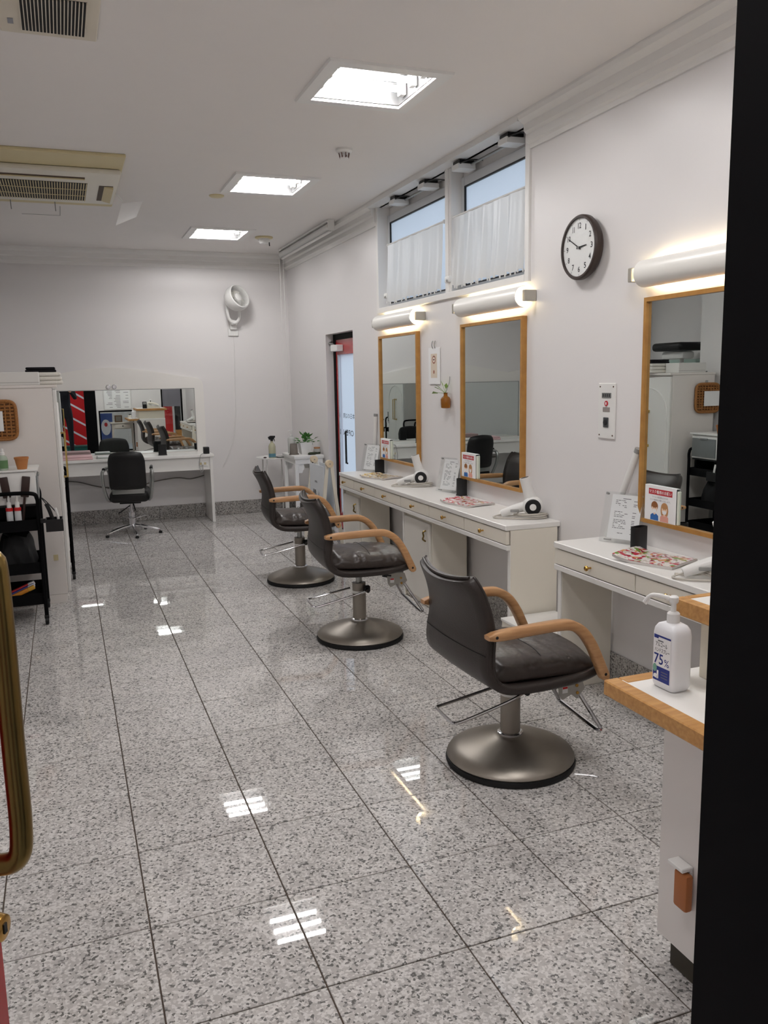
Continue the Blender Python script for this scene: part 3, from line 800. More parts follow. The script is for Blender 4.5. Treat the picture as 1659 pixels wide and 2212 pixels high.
lb = thing('low_step_box', 'low white laminate box on floor between the two counters', 'box', (2.235, 3.54, 0))
MB().box(-.165, .16, -.2, .215, .0005, .225, .002, 1).build('box_body', creamlam, lb)
MB().box(-.17, .16, -.205, .22, .2255, .24, .002, 1).build('box_top', whitelam, lb)

# ---- things on the counters
def cup(label, loc, rz):
    root = thing('tool_holder_cup', label, 'holder', loc, rz, 'black holders on the counters')
    n = 28; rx, ry, h = .042, .02, .112
    def se(t, s):
        c, s_ = math.cos(t), math.sin(t)
        return (math.copysign(abs(c)**.5, c)*rx*s, math.copysign(abs(s_)**.5, s_)*ry*s)
    b = MB(); rings = [(1.0, .0), (1.0, h), (.92, h), (.92, .012)]
    vs = [(*se(2*PI*i/n, s), z) for s, z in rings for i in range(n)]
    fs = [(k*n+i, k*n+(i+1) % n, (k+1)*n+(i+1) % n, (k+1)*n+i) for k in range(3) for i in range(n)]+[tuple(range(n)), tuple(3*n+i for i in range(n))]
    b.add(vs, fs); b.build('holder_body', blackplas, root)
    b = MB(); b.add([(*se(2*PI*i/n, 1.1), z) for z in (0, .006) for i in range(n)], [(i, (i+1) % n, n+(i+1) % n, n+i) for i in range(n)]+[tuple(range(n)), tuple(n+i for i in range(n))])
    b.build('foot_ring', blackplas, root)
    return root
ZT = .7252
cup('black oval holder beside the magazine on nearest counter', (2.305, 2.957, ZT), math.radians(15))
cup('black narrow holder beside the pink magazine on long counter', (2.385, 4.87, ZT), math.radians(100))
cup('black holder at far end of the long counter', (2.365, 6.34, ZT), math.radians(20))

def magmat(name, cols, white):
    mt = bpy.data.materials.new(name); mt.use_nodes = True
    nt = mt.node_tree; b = nt.nodes['Principled BSDF']
    tc = nt.nodes.new('ShaderNodeTexCoord'); v = nt.nodes.new('ShaderNodeTexVoronoi'); v.inputs['Scale'].default_value = 62
    n = nt.nodes.new('ShaderNodeTexNoise'); n.inputs['Scale'].default_value = 14
    mixv = nt.nodes.new('ShaderNodeVectorMath'); mixv.operation = 'MULTIPLY_ADD'; mixv.inputs[1].default_value = (.06, .06, .06)
    nt.links.new(tc.outputs['Object'], n.inputs['Vector']); nt.links.new(n.outputs['Color'], mixv.inputs[0]); nt.links.new(tc.outputs['Object'], mixv.inputs[2])
    nt.links.new(mixv.outputs[0], v.inputs['Vector'])
    s = nt.nodes.new('ShaderNodeSeparateColor'); nt.links.new(v.outputs['Color'], s.inputs[0])
    r = nt.nodes.new('ShaderNodeValToRGB'); r.color_ramp.interpolation = 'CONSTANT'
    r.color_ramp.elements[0].color = (*lin(white), 1); r.color_ramp.elements[1].position = .38; r.color_ramp.elements[1].color = (*lin(cols[0]), 1)
    for k, c in enumerate(cols[1:]):
        e = r.color_ramp.elements.new(.38+.62*(k+1)/len(cols)); e.color = (*lin(c), 1)
    nt.links.new(s.outputs[0], r.inputs[0]); nt.links.new(r.outputs[0], b.inputs['Base Color'])
    b.inputs['Roughness'].default_value = .22
    return mt
def magazine(label, loc, rz, mat_, curl):
    root = thing('magazine', label, 'magazine', loc, rz, 'magazines on the counters')
    def surf(z):
        def fn(u, v):
            x = (u-.5)*.27; y = (v-.5)*.21
            lift = curl*max(0, (.5-u)*2)**3
            return (x, y, z+lift+.004*math.sin(v*3.1))
        return fn
    MB().grid(surf(.012), 16, 10).build('cover', mat_, root)
    b = MB(); top = [surf(.0115)(u/15, v/9) for v in range(10) for u in range(16)]; bot = [surf(.0005)(u/15, v/9) for v in range(10) for u in range(16)]
    nu, nv = 16, 10; o = nu*nv; fs = []
    for j in range(nv-1):
        for i in range(nu-1):
            a = j*nu+i; fs += [(a, a+1, a+nu+1, a+nu), (o+a, o+a+nu, o+a+nu+1, o+a+1)]
    for i in range(nu-1): fs += [(i, i+1, o+i+1, o+i), ((nv-1)*nu+i, o+(nv-1)*nu+i, o+(nv-1)*nu+i+1, (nv-1)*nu+i+1)]
    for j in range(nv-1): fs += [(j*nu, o+j*nu, o+(j+1)*nu, (j+1)*nu), (j*nu+nu-1, (j+1)*nu+nu-1, o+(j+1)*nu+nu-1, o+j*nu+nu-1)]
    b.add(top+bot, fs); b.build('pages', M('page_edges', (206, 200, 196), .7, var=.05), root)
    return root
mm3 = magmat('cover_red_food', [(190, 60, 78), (216, 160, 110), (150, 40, 60), (206, 196, 186), (120, 150, 70)], (232, 226, 222))
mm2 = magmat('cover_pink', [(206, 96, 104), (226, 160, 160), (216, 196, 190), (178, 60, 72), (196, 176, 130)], (234, 228, 226))
mm1 = magmat('cover_yellow', [(196, 160, 90), (222, 206, 170), (120, 100, 70), (226, 190, 110), (160, 130, 110)], (232, 226, 212))
magazine('magazine with red and white food cover on nearest counter', (2.245, 2.775, ZT), math.radians(-68), mm3, .018)
magazine('magazine with pink cover on the long counter', (2.262, 4.545, ZT), math.radians(-78), mm2, .012)
magazine('magazine with yellow-brown cover at far part of long counter', (2.272, 6.06, ZT), math.radians(-70), mm1, .012)

def menu(label, loc, rz, bars):
    root = thing('menu_stand', label, 'menu stand', loc, rz, 'acrylic menu stands')
    # local: sheet width along +X (reader's right), faces -Y, leaning back (+Y)
    tilt = math.radians(14); up = Vector((0, math.sin(tilt), math.cos(tilt))); R = Vector((1, 0, 0)); N_ = R.cross(up)
    def slab(name, w_, h, cx_, cz, t, off, mat_):
        b = MB(); O = up*cz+R*cx_+N_*off
        vs = [O+R*x+up*z+N_*n for n in (0, t) for x, z in ((-w_/2, -h/2), (w_/2, -h/2), (w_/2, h/2), (-w_/2, h/2))]
        b.add(vs, [(3, 2, 1, 0), (4, 5, 6, 7)]+[(i, (i+1) % 4, 4+(i+1) % 4, 4+i) for i in range(4)])
        return b.build(name, mat_, root, smooth=False)
    slab('acrylic_plate', .205, .235, 0, .1175, .003, 0, acryl)
    slab('paper_sheet', .152, .205, .01, .122, .0008, .0035, paperm)
    slab('acrylic_plate', .205, .235, 0, .1175, .003, .0048, acryl)
    for x, z in ((-.092, .225), (.092, .225)):
        b = MB(); c = R*x+up*z; b.cyl(c-N_*.004, c+N_*.012, .0055, 10); b.build('bolt', greyplas, root)
    for x in (-.075, .06):
        b = MB(); b.tube([R*x+up*.012+N_*.01, R*(x+.035)+up*.012+N_*.01], .0035, 8); b.build('foot_bolt', greyplas, root)
    b = MB(); random.seed(bars)
    O = N_*.0044
    def bar(x, z, w_, h): b.add([O+R*(.01+x)+up*z, O+R*(.01+x+w_)+up*z, O+R*(.01+x+w_)+up*(z+h), O+R*(.01+x)+up*(z+h)], [(0, 1, 2, 3)])
    bar(-.02, .205, .04, .003)
    z = .196
    while z > .045:
        if random.random() < .84:
            x = -.055
            while x < .0:
                l = random.uniform(.004, .016)
                if random.random() < .7: bar(x, z, l, .0028)
                x += l+.003
            if random.random() < .75: bar(.036, z, random.uniform(.012, .02), .0028)
        z -= .0075
    b.build('printed_lines', M('print_grey', (96, 96, 98), .7, var=0), root, smooth=False)
    return root
menu('acrylic price menu stand beside the near mask notice', (2.335, 3.135, ZT+.001), math.radians(-66), 3)
menu('acrylic price menu stand between the far and middle mirrors', (2.365, 5.06, ZT+.001), math.radians(-72), 5)
menu('acrylic price menu stand at far left end of long counter', (2.325, 6.49, ZT+.001), math.radians(-68), 8)

def notice(label, y, detail):
    root = thing('mask_notice', label, 'notice', (XW-.019, y, .8535), 0, 'mask request notices on mirror ledges')
    w_, h = .205, .155
    R = Vector((0, -1, 0)); up = Vector((0, 0, 1))
    b = MB().box(-.0125, -.0115, -w_/2, w_/2, 0, h); b.build('front_card', paperm, root, smooth=False)
    MB().box(-.011, .008, -w_/2-.012, -w_/2-.002, .0, h-.01, .002, 1).build('side_fold', M('card_ivory', (224, 228, 214), .6), root)
    MB().box(-.0112, .008, -w_/2, w_/2, h-.003, h).build('top_fold', paperm, root, smooth=False)
    x = -.0128
    plate(root, 'header_band', redink, (x, .0, .128), R, up, .155, .026)
    text('マスク着用のお願い', .016, paperm, root, (x-.0003, .0, .128), R, up, 'header_text', width=.145, bold=.012)
    for k, (t, z) in enumerate((('ウイルス感染防止のため、', .105), ('マスク着用をお願いいたします。', .092))):
        text(t, .008, greyink, root, (x-.0001, 0, z), R, up, 'body_text', width=.105+.03*k)
    for cx_, hm, sm, lh in ((.035, hairm, drawblue, 0), (-.03, hair2, drawpink, 1)):
        def pl(n, mt, poly, off): plate(root, n, mt, (x-off, cx_, .045), R, up, 0, 0, poly=poly)
        if lh: pl('drawn_long_hair', hm, ell(0, .006, .025, .034), .0001)
        pl('drawn_body', sm, [(-.027, -.043), (.027, -.043), (.026, -.022), (.014, -.014), (-.014, -.014), (-.026, -.022)], .0002)
        pl('drawn_neck', skinm, [(-.006, -.018), (.006, -.018), (.006, .0), (-.006, .0)], .0003)
        pl('drawn_hair', hm, ell(0, .02, .0225, .021), .0004)
        pl('drawn_face', skinm, ell(0, .01, .018, .0195), .0005)
        pl('drawn_fringe', hm, ell(0, .022, .0185, .010), .0006)
        pl('drawn_mask', paperm, [(-.014, .006), (.014, .006), (.012, -.007), (0, -.011), (-.012, -.007)], .0007)
        for s in (-1, 1): pl('drawn_eye', inkm, ell(s*.007, .011, .0013, .0018, 8), .0007)
    return root
notice('near white mask notice card with red header and two faces', 2.94, True)
notice('middle mask notice card with red header on middle mirror', 4.80, False)
notice('far mask notice card with red header on farthest mirror', 6.29, False)

# white rods leaning by the mirrors
def rod(label, p0, p1):
    root = thing('white_rod', label, 'rod', p0)
    d = Vector(p1)-Vector(p0)
    MB().cyl((0, 0, 0), tuple(d*.96), .0155, 12).build('rod_tube', whiteplas, root)
    MB().cyl(tuple(d*.955), tuple(d), .0165, 12).build('grey_tip', greyplas, root)
rod('white rod with grey tip leaning beside nearest mirror', (2.385, 3.30, ZT+.004), (2.412, 3.115, 1.16))
rod('white rod with grey tip leaning at far end of counter', (2.405, 6.585, ZT+.002), (2.415, 6.545, 1.20))

# hair dryers
def dryer(label, loc, rz):
    root = thing('hair_dryer', label, 'hair dryer', loc, rz, 'white hair dryers on the counters')
    # local: handle towards -X, barrel leaning up, motor ring faces -Y
    MB().lathe([(.006, -.047), (.042, -.046), (.054, -.03), (.056, .0), (.05, .03), (.03, .046), (.004, .05)], 24, c=(0, 0, .066), axis='Y').build('motor_housing', whiteplas, root)
    rg = MB().lathe([(.043, -.044), (.043, -.052), (.036, -.055), (.018, -.052), (.018, -.046)], 24, c=(0, 0, .066), axis='Y').build('intake_ring', blackplas, root)
    MB().lathe([(.018, -.048), (.018, -.056), (.012, -.058), (.001, -.058)], 18, c=(0, 0, .066), axis='Y').build('intake_hub', whiteplas, rg)
    MB().tube([(-.005, 0, .085), (-.018, 0, .13), (-.032, 0, .175), (-.042, 0, .215)], [.040, .031, .028, .029], 20).build('barrel', whiteplas, root)
    MB().tube([(-.041, 0, .212), (-.0435, 0, .2215)], [.0295, .0295], 20).build('nozzle_rim', whiteplas, root)
    MB().tube([(-.0436, 0, .2215), (-.0438, 0, .2222)], .022, 16).build('nozzle_opening', blackplas, root)
    MB().tube(curve_pts([(-.035, 0, .068), (-.09, 0, .052), (-.14, 0, .034), (-.17, 0, .022)], 4), [.027, .026, .025, .025, .024, .024, .023, .023, .022, .022, .021, .02, .018], 14).build('handle_grip', whiteplas, root)
    MB().box(-.12, -.075, -.03, -.024, .035, .05, .002, 1).build('switch_slider', greyplas, root)
    cm = M('cord_grey', (196, 190, 180), .5, var=.04)
    pts = [(-.17, 0, .02), (-.21, -.01, .008), (-.2, -.03, .006), (-.14, -.055, .006), (-.04, -.06, .006), (.05, -.045, .008), (.075, .0, .008), (.03, .055, .01), (-.06, .06, .012), (-.10, .01, .016), (-.04, -.055, .018), (.05, -.05, .02), (.08, .01, .02), (.02, .06, .018), (-.08, .055, .006), (-.15, .03, .006), (-.19, .05, .006)]
    MB().tube(curve_pts(pts, 6), .0042, 6).build('power_cord', cm, root)
    MB().tube(curve_pts([(.06, .03, .012), (.0, .065, .03), (-.07, .058, .024), (-.07, -.055, .026), (.02, -.062, .03), (.075, -.02, .028), (.06, .03, .012)], 6), .0042, 6).build('cord_loop', cm, root)
    return root
dryer('white hair dryer with black ring at near end of long counter', (2.35, 3.925, ZT), math.radians(-28))
dryer('white hair dryer with black ring between far and middle mirrors', (2.345, 5.44, ZT), math.radians(-28))
dryer('white hair dryer at right end of nearest counter, half hidden by post', (2.30, 2.41, ZT), math.radians(-28))

# ================================================================== SALON CHAIRS
def salon_chair(label, loc, rz, lift):
    root = thing('salon_chair', label, 'chair', loc, rz, 'brown leather salon chairs with beech arms')
    # local: faces +X
    base = MB().lathe([(.245, .022), (.25, .03), (.243, .042), (.20, .062), (.13, .085), (.07, .10), (.052, .108), (.046, .115)], 56).build('pedestal_base', steel, root)
    MB().lathe([(.20, .0005), (.251, .002), (.254, .012), (.251, .024), (.244, .026)], 56).build('rubber_rim', blackmat, base)
    MB().lathe([(.05, .108), (.05, .118), (.042, .122)], 28).build('post_collar', chrome, base)
    MB().cyl((0, 0, .10), (0, 0, .33), .039, 28).build('outer_column', steel, root)
    MB().cyl((0, 0, .33), (0, 0, .36+lift), .018, 18).build('piston', alum, root)
    MB().lathe([(.0395, .27), (.0395, .285)], 28).build('warning_sticker', whiteplas, root)
    Z = lift
    # underside plate
    MB().box(-.12, .16, -.12, .12, .352+Z, .368+Z, .004, 1).build('seat_plate', blackplas, root)
    # shell: one curved skin from backrest top round to seat front
    prof = [(-.325, .775), (-.292, .715), (-.268, .65), (-.258, .59), (-.26, .53), (-.255, .465), (-.228, .412), (-.165, .378), (-.06, .366), (.06, .365), (.16, .37), (.235, .383), (.262, .40)]
    pc = curve_pts([(x, 0, z) for x, z in prof], 5); npc = len(pc)
    def frame(i):
        t = (pc[min(i+1, npc-1)]-pc[max(i-1, 0)]).normalized(); n = Vector((-t.z, 0, t.x)); return t, n
    # decide the inward normal: towards the sitter
    t0, n0 = frame(10); sgn = 1 if n0.x > 0 else -1
    def SP(i, s, off):
        p = pc[i]; t, n = frame(i); n = n*sgn; u = i/(npc-1)
        hw = .218+.03*max(0, min(1, (u-.10)/.35))
        if u > .8: hw -= .02*(u-.8)/.2
        if u < .09: hw -= .028*(1-u/.09)**2
        curl = .036*max(0, 1-u/.60)+.02*max(0, u-.45)
        return Vector((p.x, 0, p.z+Z))+n*(off+curl*s*s)+Vector((0, s*hw, 0))
    ns = 13; T = .034
    ss = [-1+2*k/(ns-1) for k in range(ns)]
    b = MB(); vs = []
    ring = [(s, 0.0) for s in ss]+[(1.03, T*.25), (1.03, T*.75)]+[(s, T) for s in reversed(ss)]+[(-1.03, T*.75), (-1.03, T*.25)]
    nr = len(ring)
    for i in range(npc):
        for s, o in ring: vs.append(SP(i, s, o))
    fs = [(i*nr+k, i*nr+(k+1) % nr, (i+1)*nr+(k+1) % nr, (i+1)*nr+k) for i in range(npc-1) for k in range(nr)]
    fs += [tuple(range(nr-1, -1, -1)), tuple((npc-1)*nr+k for k in range(nr))]
    b.add(vs, fs); sh = b.build('shell', leather, root, angle=60)
    # stitched seam lines on the outside of the back
    b = MB()
    i0 = int(npc*.33)
    b.tube([SP(i0, s, -.0012) for s in [-1+2*k/24 for k in range(25)]], .0016, 5); b.build('seam', blackleather, sh)
    b = MB(); b.tube([SP(0, s, T*.5)+Vector((0, 0, .004)) for s in [-.98+1.96*k/24 for k in range(25)]], .006, 8)
    b.tube([SP(i, 1.02, T*.9) for i in range(0, int(npc*.55))], .005, 8); b.tube([SP(i, -1.02, T*.9) for i in range(0, int(npc*.55))], .005, 8)
    b.build('piping', leather, sh)
    # back pad
    nb = int(npc*.52); b = MB(); vs = []
    for i in range(1, nb):
        u = (i-1)/(nb-2); puff = .03*min(1, math.sin(PI*min(max(u, .02), .98))*1.8)
        for s in ss: vs.append(SP(i, s*.93, T-.002+puff*(1-abs(s)**4)))
    rws = nb-1
    b.add(vs, [(i*ns+k, i*ns+k+1, (i+1)*ns+k+1, (i+1)*ns+k) for i in range(rws-1) for k in range(ns-1)])
    b.build('back_pad', leather, root, angle=60)
    # seat cushion, puffy with wrinkles along the near edge
    def cush(u, v):
        # u around section (closed), v along x
        x = -.205+.455*v
        a = 2*PI*u; c, s_ = math.cos(a), math.sin(a)
        y = math.copysign(abs(c)**.45, c)*.228
        endf = min(1, .25+min(v, 1-v)*9)
        topz = .052*endf; z = math.copysign(abs(s_)**.55, s_)
        edge = abs(y)/.228
        wr = .0055*math.sin(v*46+math.sin(v*17)*2)*edge**3*(1 if z > -.2 else 0)+.004*math.sin(v*9+y*14)
        zz = .424+(topz if z > 0 else .03)*z+wr*(1 if z > -.3 else 0)
        zz += .012*(1-edge**2)*(1 if z > 0 else 0)-.012*math.exp(-((v-.55)/.05)**2)*(1 if z > 0 else 0)*.35
        zz += -.02*v+.012
        return (x, y*(.94+.06*endf), zz+Z)
    b = MB(); b.grid(cush, 48, 40, True)
    n_ = 48; b.f.append(tuple(range(n_-1, -1, -1))); b.mi.append(0); b.f.append(tuple(39*n_+k for k in range(n_))); b.mi.append(0)
    cu = b.build('seat_cushion', cushm, root, angle=70)
    b = MB(); b.tube([(.02, y, .496+Z-.035*abs(y/.21)**4) for y in [-.2+.4*k/16 for k in range(17)]], .0016, 5); b.build('seam', blackleather, cu)
    # bent beech arms
    for s in (-1, 1):
        y = s*.262
        path = curve_pts([(-.252, 0, .607), (-.09, 0, .612), (.045, 0, .614), (.10, 0, .604), (.145, 0, .572), (.182, 0, .52), (.21, 0, .463), (.232, 0, .415), (.246, 0, .384)], 5)
        b = MB(); vs = []; hw, ht = .0185, .0185
        for i, p in enumerate(path):
            t = (path[min(i+1, len(path)-1)]-path[max(i-1, 0)]).normalized(); n = Vector((-t.z, 0, t.x))
            e = 1.0
            if i < 3: e = (.45, .8, .95)[i]
            if i > len(path)-4: e = (.5, .8, .95)[len(path)-1-i]
            for dy, dn in ((-1, -.7), (-.7, -1), (.7, -1), (1, -.7), (1, .7), (.7, 1), (-.7, 1), (-1, .7)):
                vs.append(p+Vector((0, y+dy*hw, Z))+n*dn*ht*e)
        k = len(path)
        b.add(vs, [(i*8+j, i*8+(j+1) % 8, (i+1)*8+(j+1) % 8, (i+1)*8+j) for i in range(k-1) for j in range(8)]+[tuple(range(7, -1, -1)), tuple((k-1)*8+j for j in range(8))])
        ar = b.build('armrest', beech, root, angle=50)
        for (px, pz) in ((-.222, .608), (.236, .406)):
            MB().cyl((px, y+s*.0182, pz+Z), (px, y+s*.0193, pz+Z), .0058, 12).build('bolt_hole', blackplas, ar)
        MB().cyl((-.222, y-s*.05, .608+Z), (-.222, y-s*.012, .608+Z), .012, 10).cyl((.236, y-s*.06, .408+Z), (.236, y-s*.012, .408+Z), .012, 10).build('arm_spacer', blackplas, ar)
    # footrest
    fr_ = MB().tube(curve_pts([(.19, -.10, .355+Z), (.205, -.10, .335+Z), (.335, -.10, .135+Z), (.352, -.10, .108+Z), (.345, -.085, .098+Z), (.30, .08, .152+Z), (.292, .095, .162+Z), (.283, .10, .18+Z), (.20, .10, .34+Z)], 4), .0085, 8).build('footrest_bar', chrome, root)
    MB().prism([(.13, .355+Z), (.235, .345+Z), (.25, .30+Z), (.215, .262+Z), (.19, .285+Z), (.15, .268+Z), (.135, .29+Z)], -.135, -.128, 'Y').build('footrest_bracket', M('bracket_grey', (176, 174, 168), .45, .2, var=.03), fr_)
    plate(fr_, 'caution_sticker', paperm, (.16, -.1355, .307+Z), (1, 0, 0), (0, 0, 1), .024, .026)
    plate(fr_, 'sticker_band', redm, (.16, -.1358, .315+Z), (1, 0, 0), (0, 0, 1), .022, .008)
    for (px, pz) in ((.212, .318+Z), (.215, .288+Z)):
        MB().cyl((px, -.136, pz), (px, -.139, pz), .0065, 12).build('rivet', brass, fr_)
    MB().cyl((.11, -.12, .345+Z), (.155, -.12, .335+Z), .016, 12).build('pivot_cap', blackplas, fr_)
    # pump lever loop
    pl = MB().tube(curve_pts([(.03, -.055, .29), (-.05, -.07, .272), (-.24, -.075, .232), (-.283, -.07, .228), (-.29, -.05, .230), (-.29, .05, .238), (-.283, .07, .24), (-.24, .072, .245), (-.04, .05, .288)], 5), .0062, 8).build('pump_lever', chrome, root)
    MB().cyl((.035, -.07, .292), (.035, .03, .292), .012, 12).box(.02, .055, -.05, -.02, .28, .315, .004, 1).build('lever_pivot', blackplas, pl)
    MB().box(-.06, -.02, -.135, -.12, .342+Z, .352+Z, .002, 1).build('height_latch', M('bracket_grey', (176, 174, 168)), root)
    return root
salon_chair('nearest brown leather salon chair with beech arms and round base', (1.547, 2.735, 0), math.radians(1.5), 0.0)
salon_chair('middle brown leather salon chair, raised on its piston', (1.522, 4.46, 0), math.radians(-4), 0.05)
salon_chair('farthest brown leather salon chair beside the white sign board', (1.575, 5.96, 0), math.radians(-5), 0.05)

# ================================================================== BACK WALL STATION
dk = thing('styling_desk', 'white styling desk against the back wall under wide mirror', 'desk', (0.59, 9.13, 0))
MB().box(-1.17, .86, -.235, .21, .70, .728, .003, 1).build('desk_top', whitelam, dk)
MB().box(-1.13, .82, -.205, -.19, .565, .6995).build('apron', whitelam, dk, smooth=False)
for x in (-1.16, .815):
    MB().box(x, x+.03, -.225, .205, .0005, .6995, .002, 1).build('leg_panel', whitelam, dk)
so = MB().box(.70, .79, -.211, -.2055, .605, .655, .002, 1).build('power_socket', whiteplas, dk)
for x in (.722, .765): MB().box(x-.012, x+.012, -.2125, -.2105, .618, .642).build('socket_insert', creamplas, so, smooth=False)
MB().box(.728, .748, -.235, -.212, .618, .645, .003, 1).build('plug', whiteplas, so)
tag(MB().tube(curve_pts([(1.35, 8.955, .733), (1.325, 8.90, .734), (1.305, 8.885, .715), (1.292, 8.875, .62), (1.30, 8.87, .55), (1.322, 8.872, .56), (1.328, 8.885, .622)], 6), .0028, 6).build('charger_cable', greyplas), 'thin dark charging cable hanging from desk to socket', 'cable')
tag(MB().tube(curve_pts([(-.25, YB-.02, .48), (.05, YB-.02, .47), (.3, YB-.02, .40), (.6, YB-.02, .36), (.85, YB-.02, .42), (1.1, YB-.02, .45), (1.25, YB-.02, .43), (1.40, YB-.02, .46)], 6), .006, 6).build('wall_cable', M('cable_grey', (120, 116, 110), .6)), 'grey cable sagging along the wall under back desk', 'cable')
bm_ = thing('arched_mirror', 'wide back wall mirror on white panel with arched top', 'mirror', (0.59, YB, .7285))
prof = [(-1.17, 0), (.85, 0), (.85, .72)]
prof += [(.85-.10*(1-math.cos(a)), .72+.085*math.sin(a)) for a in [PI/2*k/6 for k in range(1, 7)]]
for k in range(1, 25):
    t = k/24; x = .75-1.73*t; prof.append((x, .805+.115*math.sin(PI*t)**1.3))
for k in range(1, 5): prof.append((-.98-.19*k/4, .805+.03*k/4))
MB().prism(prof, -.03, -.001, 'Y').build('arched_panel', M('panel_white', (236, 233, 228), .4, var=.01), bm_)
MB().box(-1.12, .745, -.0345, -.0302, .012, .685).build('mirror_glass', mirrorm, bm_, smooth=False)
ed = MB()
for (a, b, c, d) in ((-1.13, -1.12, .005, .692), (.745, .752, .005, .692), (-1.13, .752, .685, .692)):
    ed.box(a, b, -.036, -.0302, c, d)
ed.build('mirror_edge_strip', alum, bm_, smooth=False)
for k, x in enumerate((-.137, -.077)):
    hk = thing('magnet_hook', ('left' if k == 0 else 'right')+' of two small chrome discs above back mirror', 'hook', (0.59+x, YB-.0305, 1.449))
    MB().lathe([(.024, 0), (.024, -.006), (.019, -.009), (.017, -.006), (.001, -.006)], 20, axis='Y').build('disc', chrome, hk)
cup('black holder standing on the back desk', (.94, 9.06, .7285), 0)
bx_ = thing('charging_cube', 'small black cube at right end of back desk', 'device', (1.385, 8.99, .7285))
MB().box(-.03, .03, -.03, .03, .0, .072, .006).build('cube_body', blackplas, bx_)
MB().box(-.02, .02, -.0305, -.030, .02, .06).build('cube_face', blackmat, bx_, smooth=False)
pk = thing('folded_towel', 'pale pink folded cloth on left end of back desk', 'cloth', (0.12, 9.05, .7285))
MB().box(-.2, .12, -.12, .08, .0, .022, .009).build('folded_layer', M('pink_cloth', (226, 190, 192), .9, var=.04), pk)
MB().box(-.19, .115, -.115, .075, .0225, .04, .008).build('folded_layer', M('pink_cloth', (226, 190, 192), .9), pk)
gt = thing('paper_tray', 'flat grey tray beside the pink cloth on back desk', 'tray', (0.36, 9.05, .7285))
MB().box(-.08, .08, -.1, .08, 0, .018, .003).build('tray_body', M('tray_grey', (170, 176, 172), .5, var=.03), gt)
MB().box(-.07, .07, -.09, .07, .0182, .02).build('paper_sheet', paperm, gt, smooth=False)

# black styling chair
bc = thing('styling_chair', 'black leather styling chair with chrome star base at back desk', 'chair', (0.555, 8.56, 0), math.radians(-8))
for k in range(5):
    a = math.radians(-90+12+72*k); ca, sa = math.cos(a), math.sin(a)
    MB().tube(curve_pts([(.03*ca, .03*sa, .085), (.12*ca, .12*sa, .072), (.24*ca, .24*sa, .04), (.275*ca, .275*sa, .028)], 4), [.02, .019, .018, .018, .017, .017, .016, .016, .015, .014, .013, .012, .011], 10).build('star_leg', chrome, bc)
    MB().lathe([(.016, .0005), (.018, .004), (.016, .02), (.008, .024)], 14, c=(.268*ca, .268*sa, 0)).build('glide_foot', blackplas, bc)
MB().cyl((0, 0, .06), (0, 0, .22), .034, 20).build('gas_column', chrome, bc)
MB().cyl((0, 0, .22), (0, 0, .335), .02, 16).build('piston', chrome, bc)
MB().box(-.10, .10, -.10, .10, .318, .338, .004).build('seat_plate', blackplas, bc)
MB().tube([(.02, .0, .31), (-.12, -.06, .22)], .006, 6).tube([(.02, 0, .31), (.04, -.03, .24)], .006, 6).build('height_lever', blackplas, bc)
MB().tube(curve_pts([(-.10, .06, .175), (-.02, -.07, .172), (.05, -.07, .172), (.13, .05, .175)], 4), .005, 6).build('foot_pump', chrome, bc)
MB().box(-.185, .185, -.20, .25, .34, .455, .045, 4).build('seat_cushion', blackleather, bc)
def bpad(u, v):
    a = 2*PI*u; c, s_ = math.cos(a), math.sin(a)
    x = math.copysign(abs(c)**.4, c)*.172; yy = math.copysign(abs(s_)**.7, s_)*.032
    z = .475+.355*v
    e = min(1, (min(v, 1-v)*10+.25))
    tw = 1-.12*max(0, v-.78)/.22
    z += .018*(1-(x/.172)**2)*v
    return (x*tw*(.9+.1*e), -.235+yy*e-.06*v+.05*(x/.172)**2*.6, z)
b = MB(); b.grid(bpad, 40, 18, True); b.f.append(tuple(range(39, -1, -1))); b.mi.append(0); b.f.append(tuple(17*40+k for k in range(40))); b.mi.append(0)
b.build('backrest', blackleather, bc, angle=60)
MB().box(-.15, .15, -.225, -.205, .43, .50, .006).build('back_support_bar', alum, bc)
for s in (-1, 1):
    MB().tube(curve_pts([(s*.185, -.14, .36), (s*.205, -.19, .40), (s*.225, -.24, .52), (s*.23, -.25, .62), (s*.225, -.20, .655), (s*.215, .0, .655), (s*.21, .12, .64), (s*.20, .17, .56), (s*.19, .13, .42), (s*.185, .08, .36)], 5), .016, 10).build('armrest_loop', alum, bc)
    MB().tube([(s*.22, -.19, .672), (s*.21, .10, .66)], .016, 8).build('arm_pad', blackplas, bc)

# wall fan
fn_ = thing('wall_fan', 'white wall mounted circulator fan with pull cord on back wall', 'fan', (1.80, YB, 2.02))
MB().box(-.055, .055, -.02, -.001, -.045, .035, .003, 1).build('socket_plate', whiteplas, fn_)
MB().box(-.04, .04, -.05, -.021, .02, .12, .015).build('wall_mount', whiteplas, fn_)
MB().tube(curve_pts([(-.09, -.12, .36), (-.075, -.11, .22), (-.055, -.10, .13), (.0, -.095, .09), (.05, -.10, .13), (.058, -.11, .22), (.062, -.12, .33)], 5), .016, 10).build('yoke_arm', whiteplas, fn_)
MB().box(-.035, .035, -.1, -.04, .07, .12, .012).build('yoke_foot', whiteplas, fn_)
hd = bpy.data.objects.new('fan_head', MB().lathe([(.03, .10), (.075, .09), (.115, .05), (.135, .0), (.138, -.045), (.132, -.075), (.122, -.08), (.116, -.07), (.112, -.03)], 40, axis='Y', cap=False).mesh('fan_head', whiteplas)); COL.objects.link(hd)
hd.parent = fn_; hd.location = (.01, -.16, .335); hd.rotation_euler = (math.radians(-22), 0, math.radians(32))
b = MB()
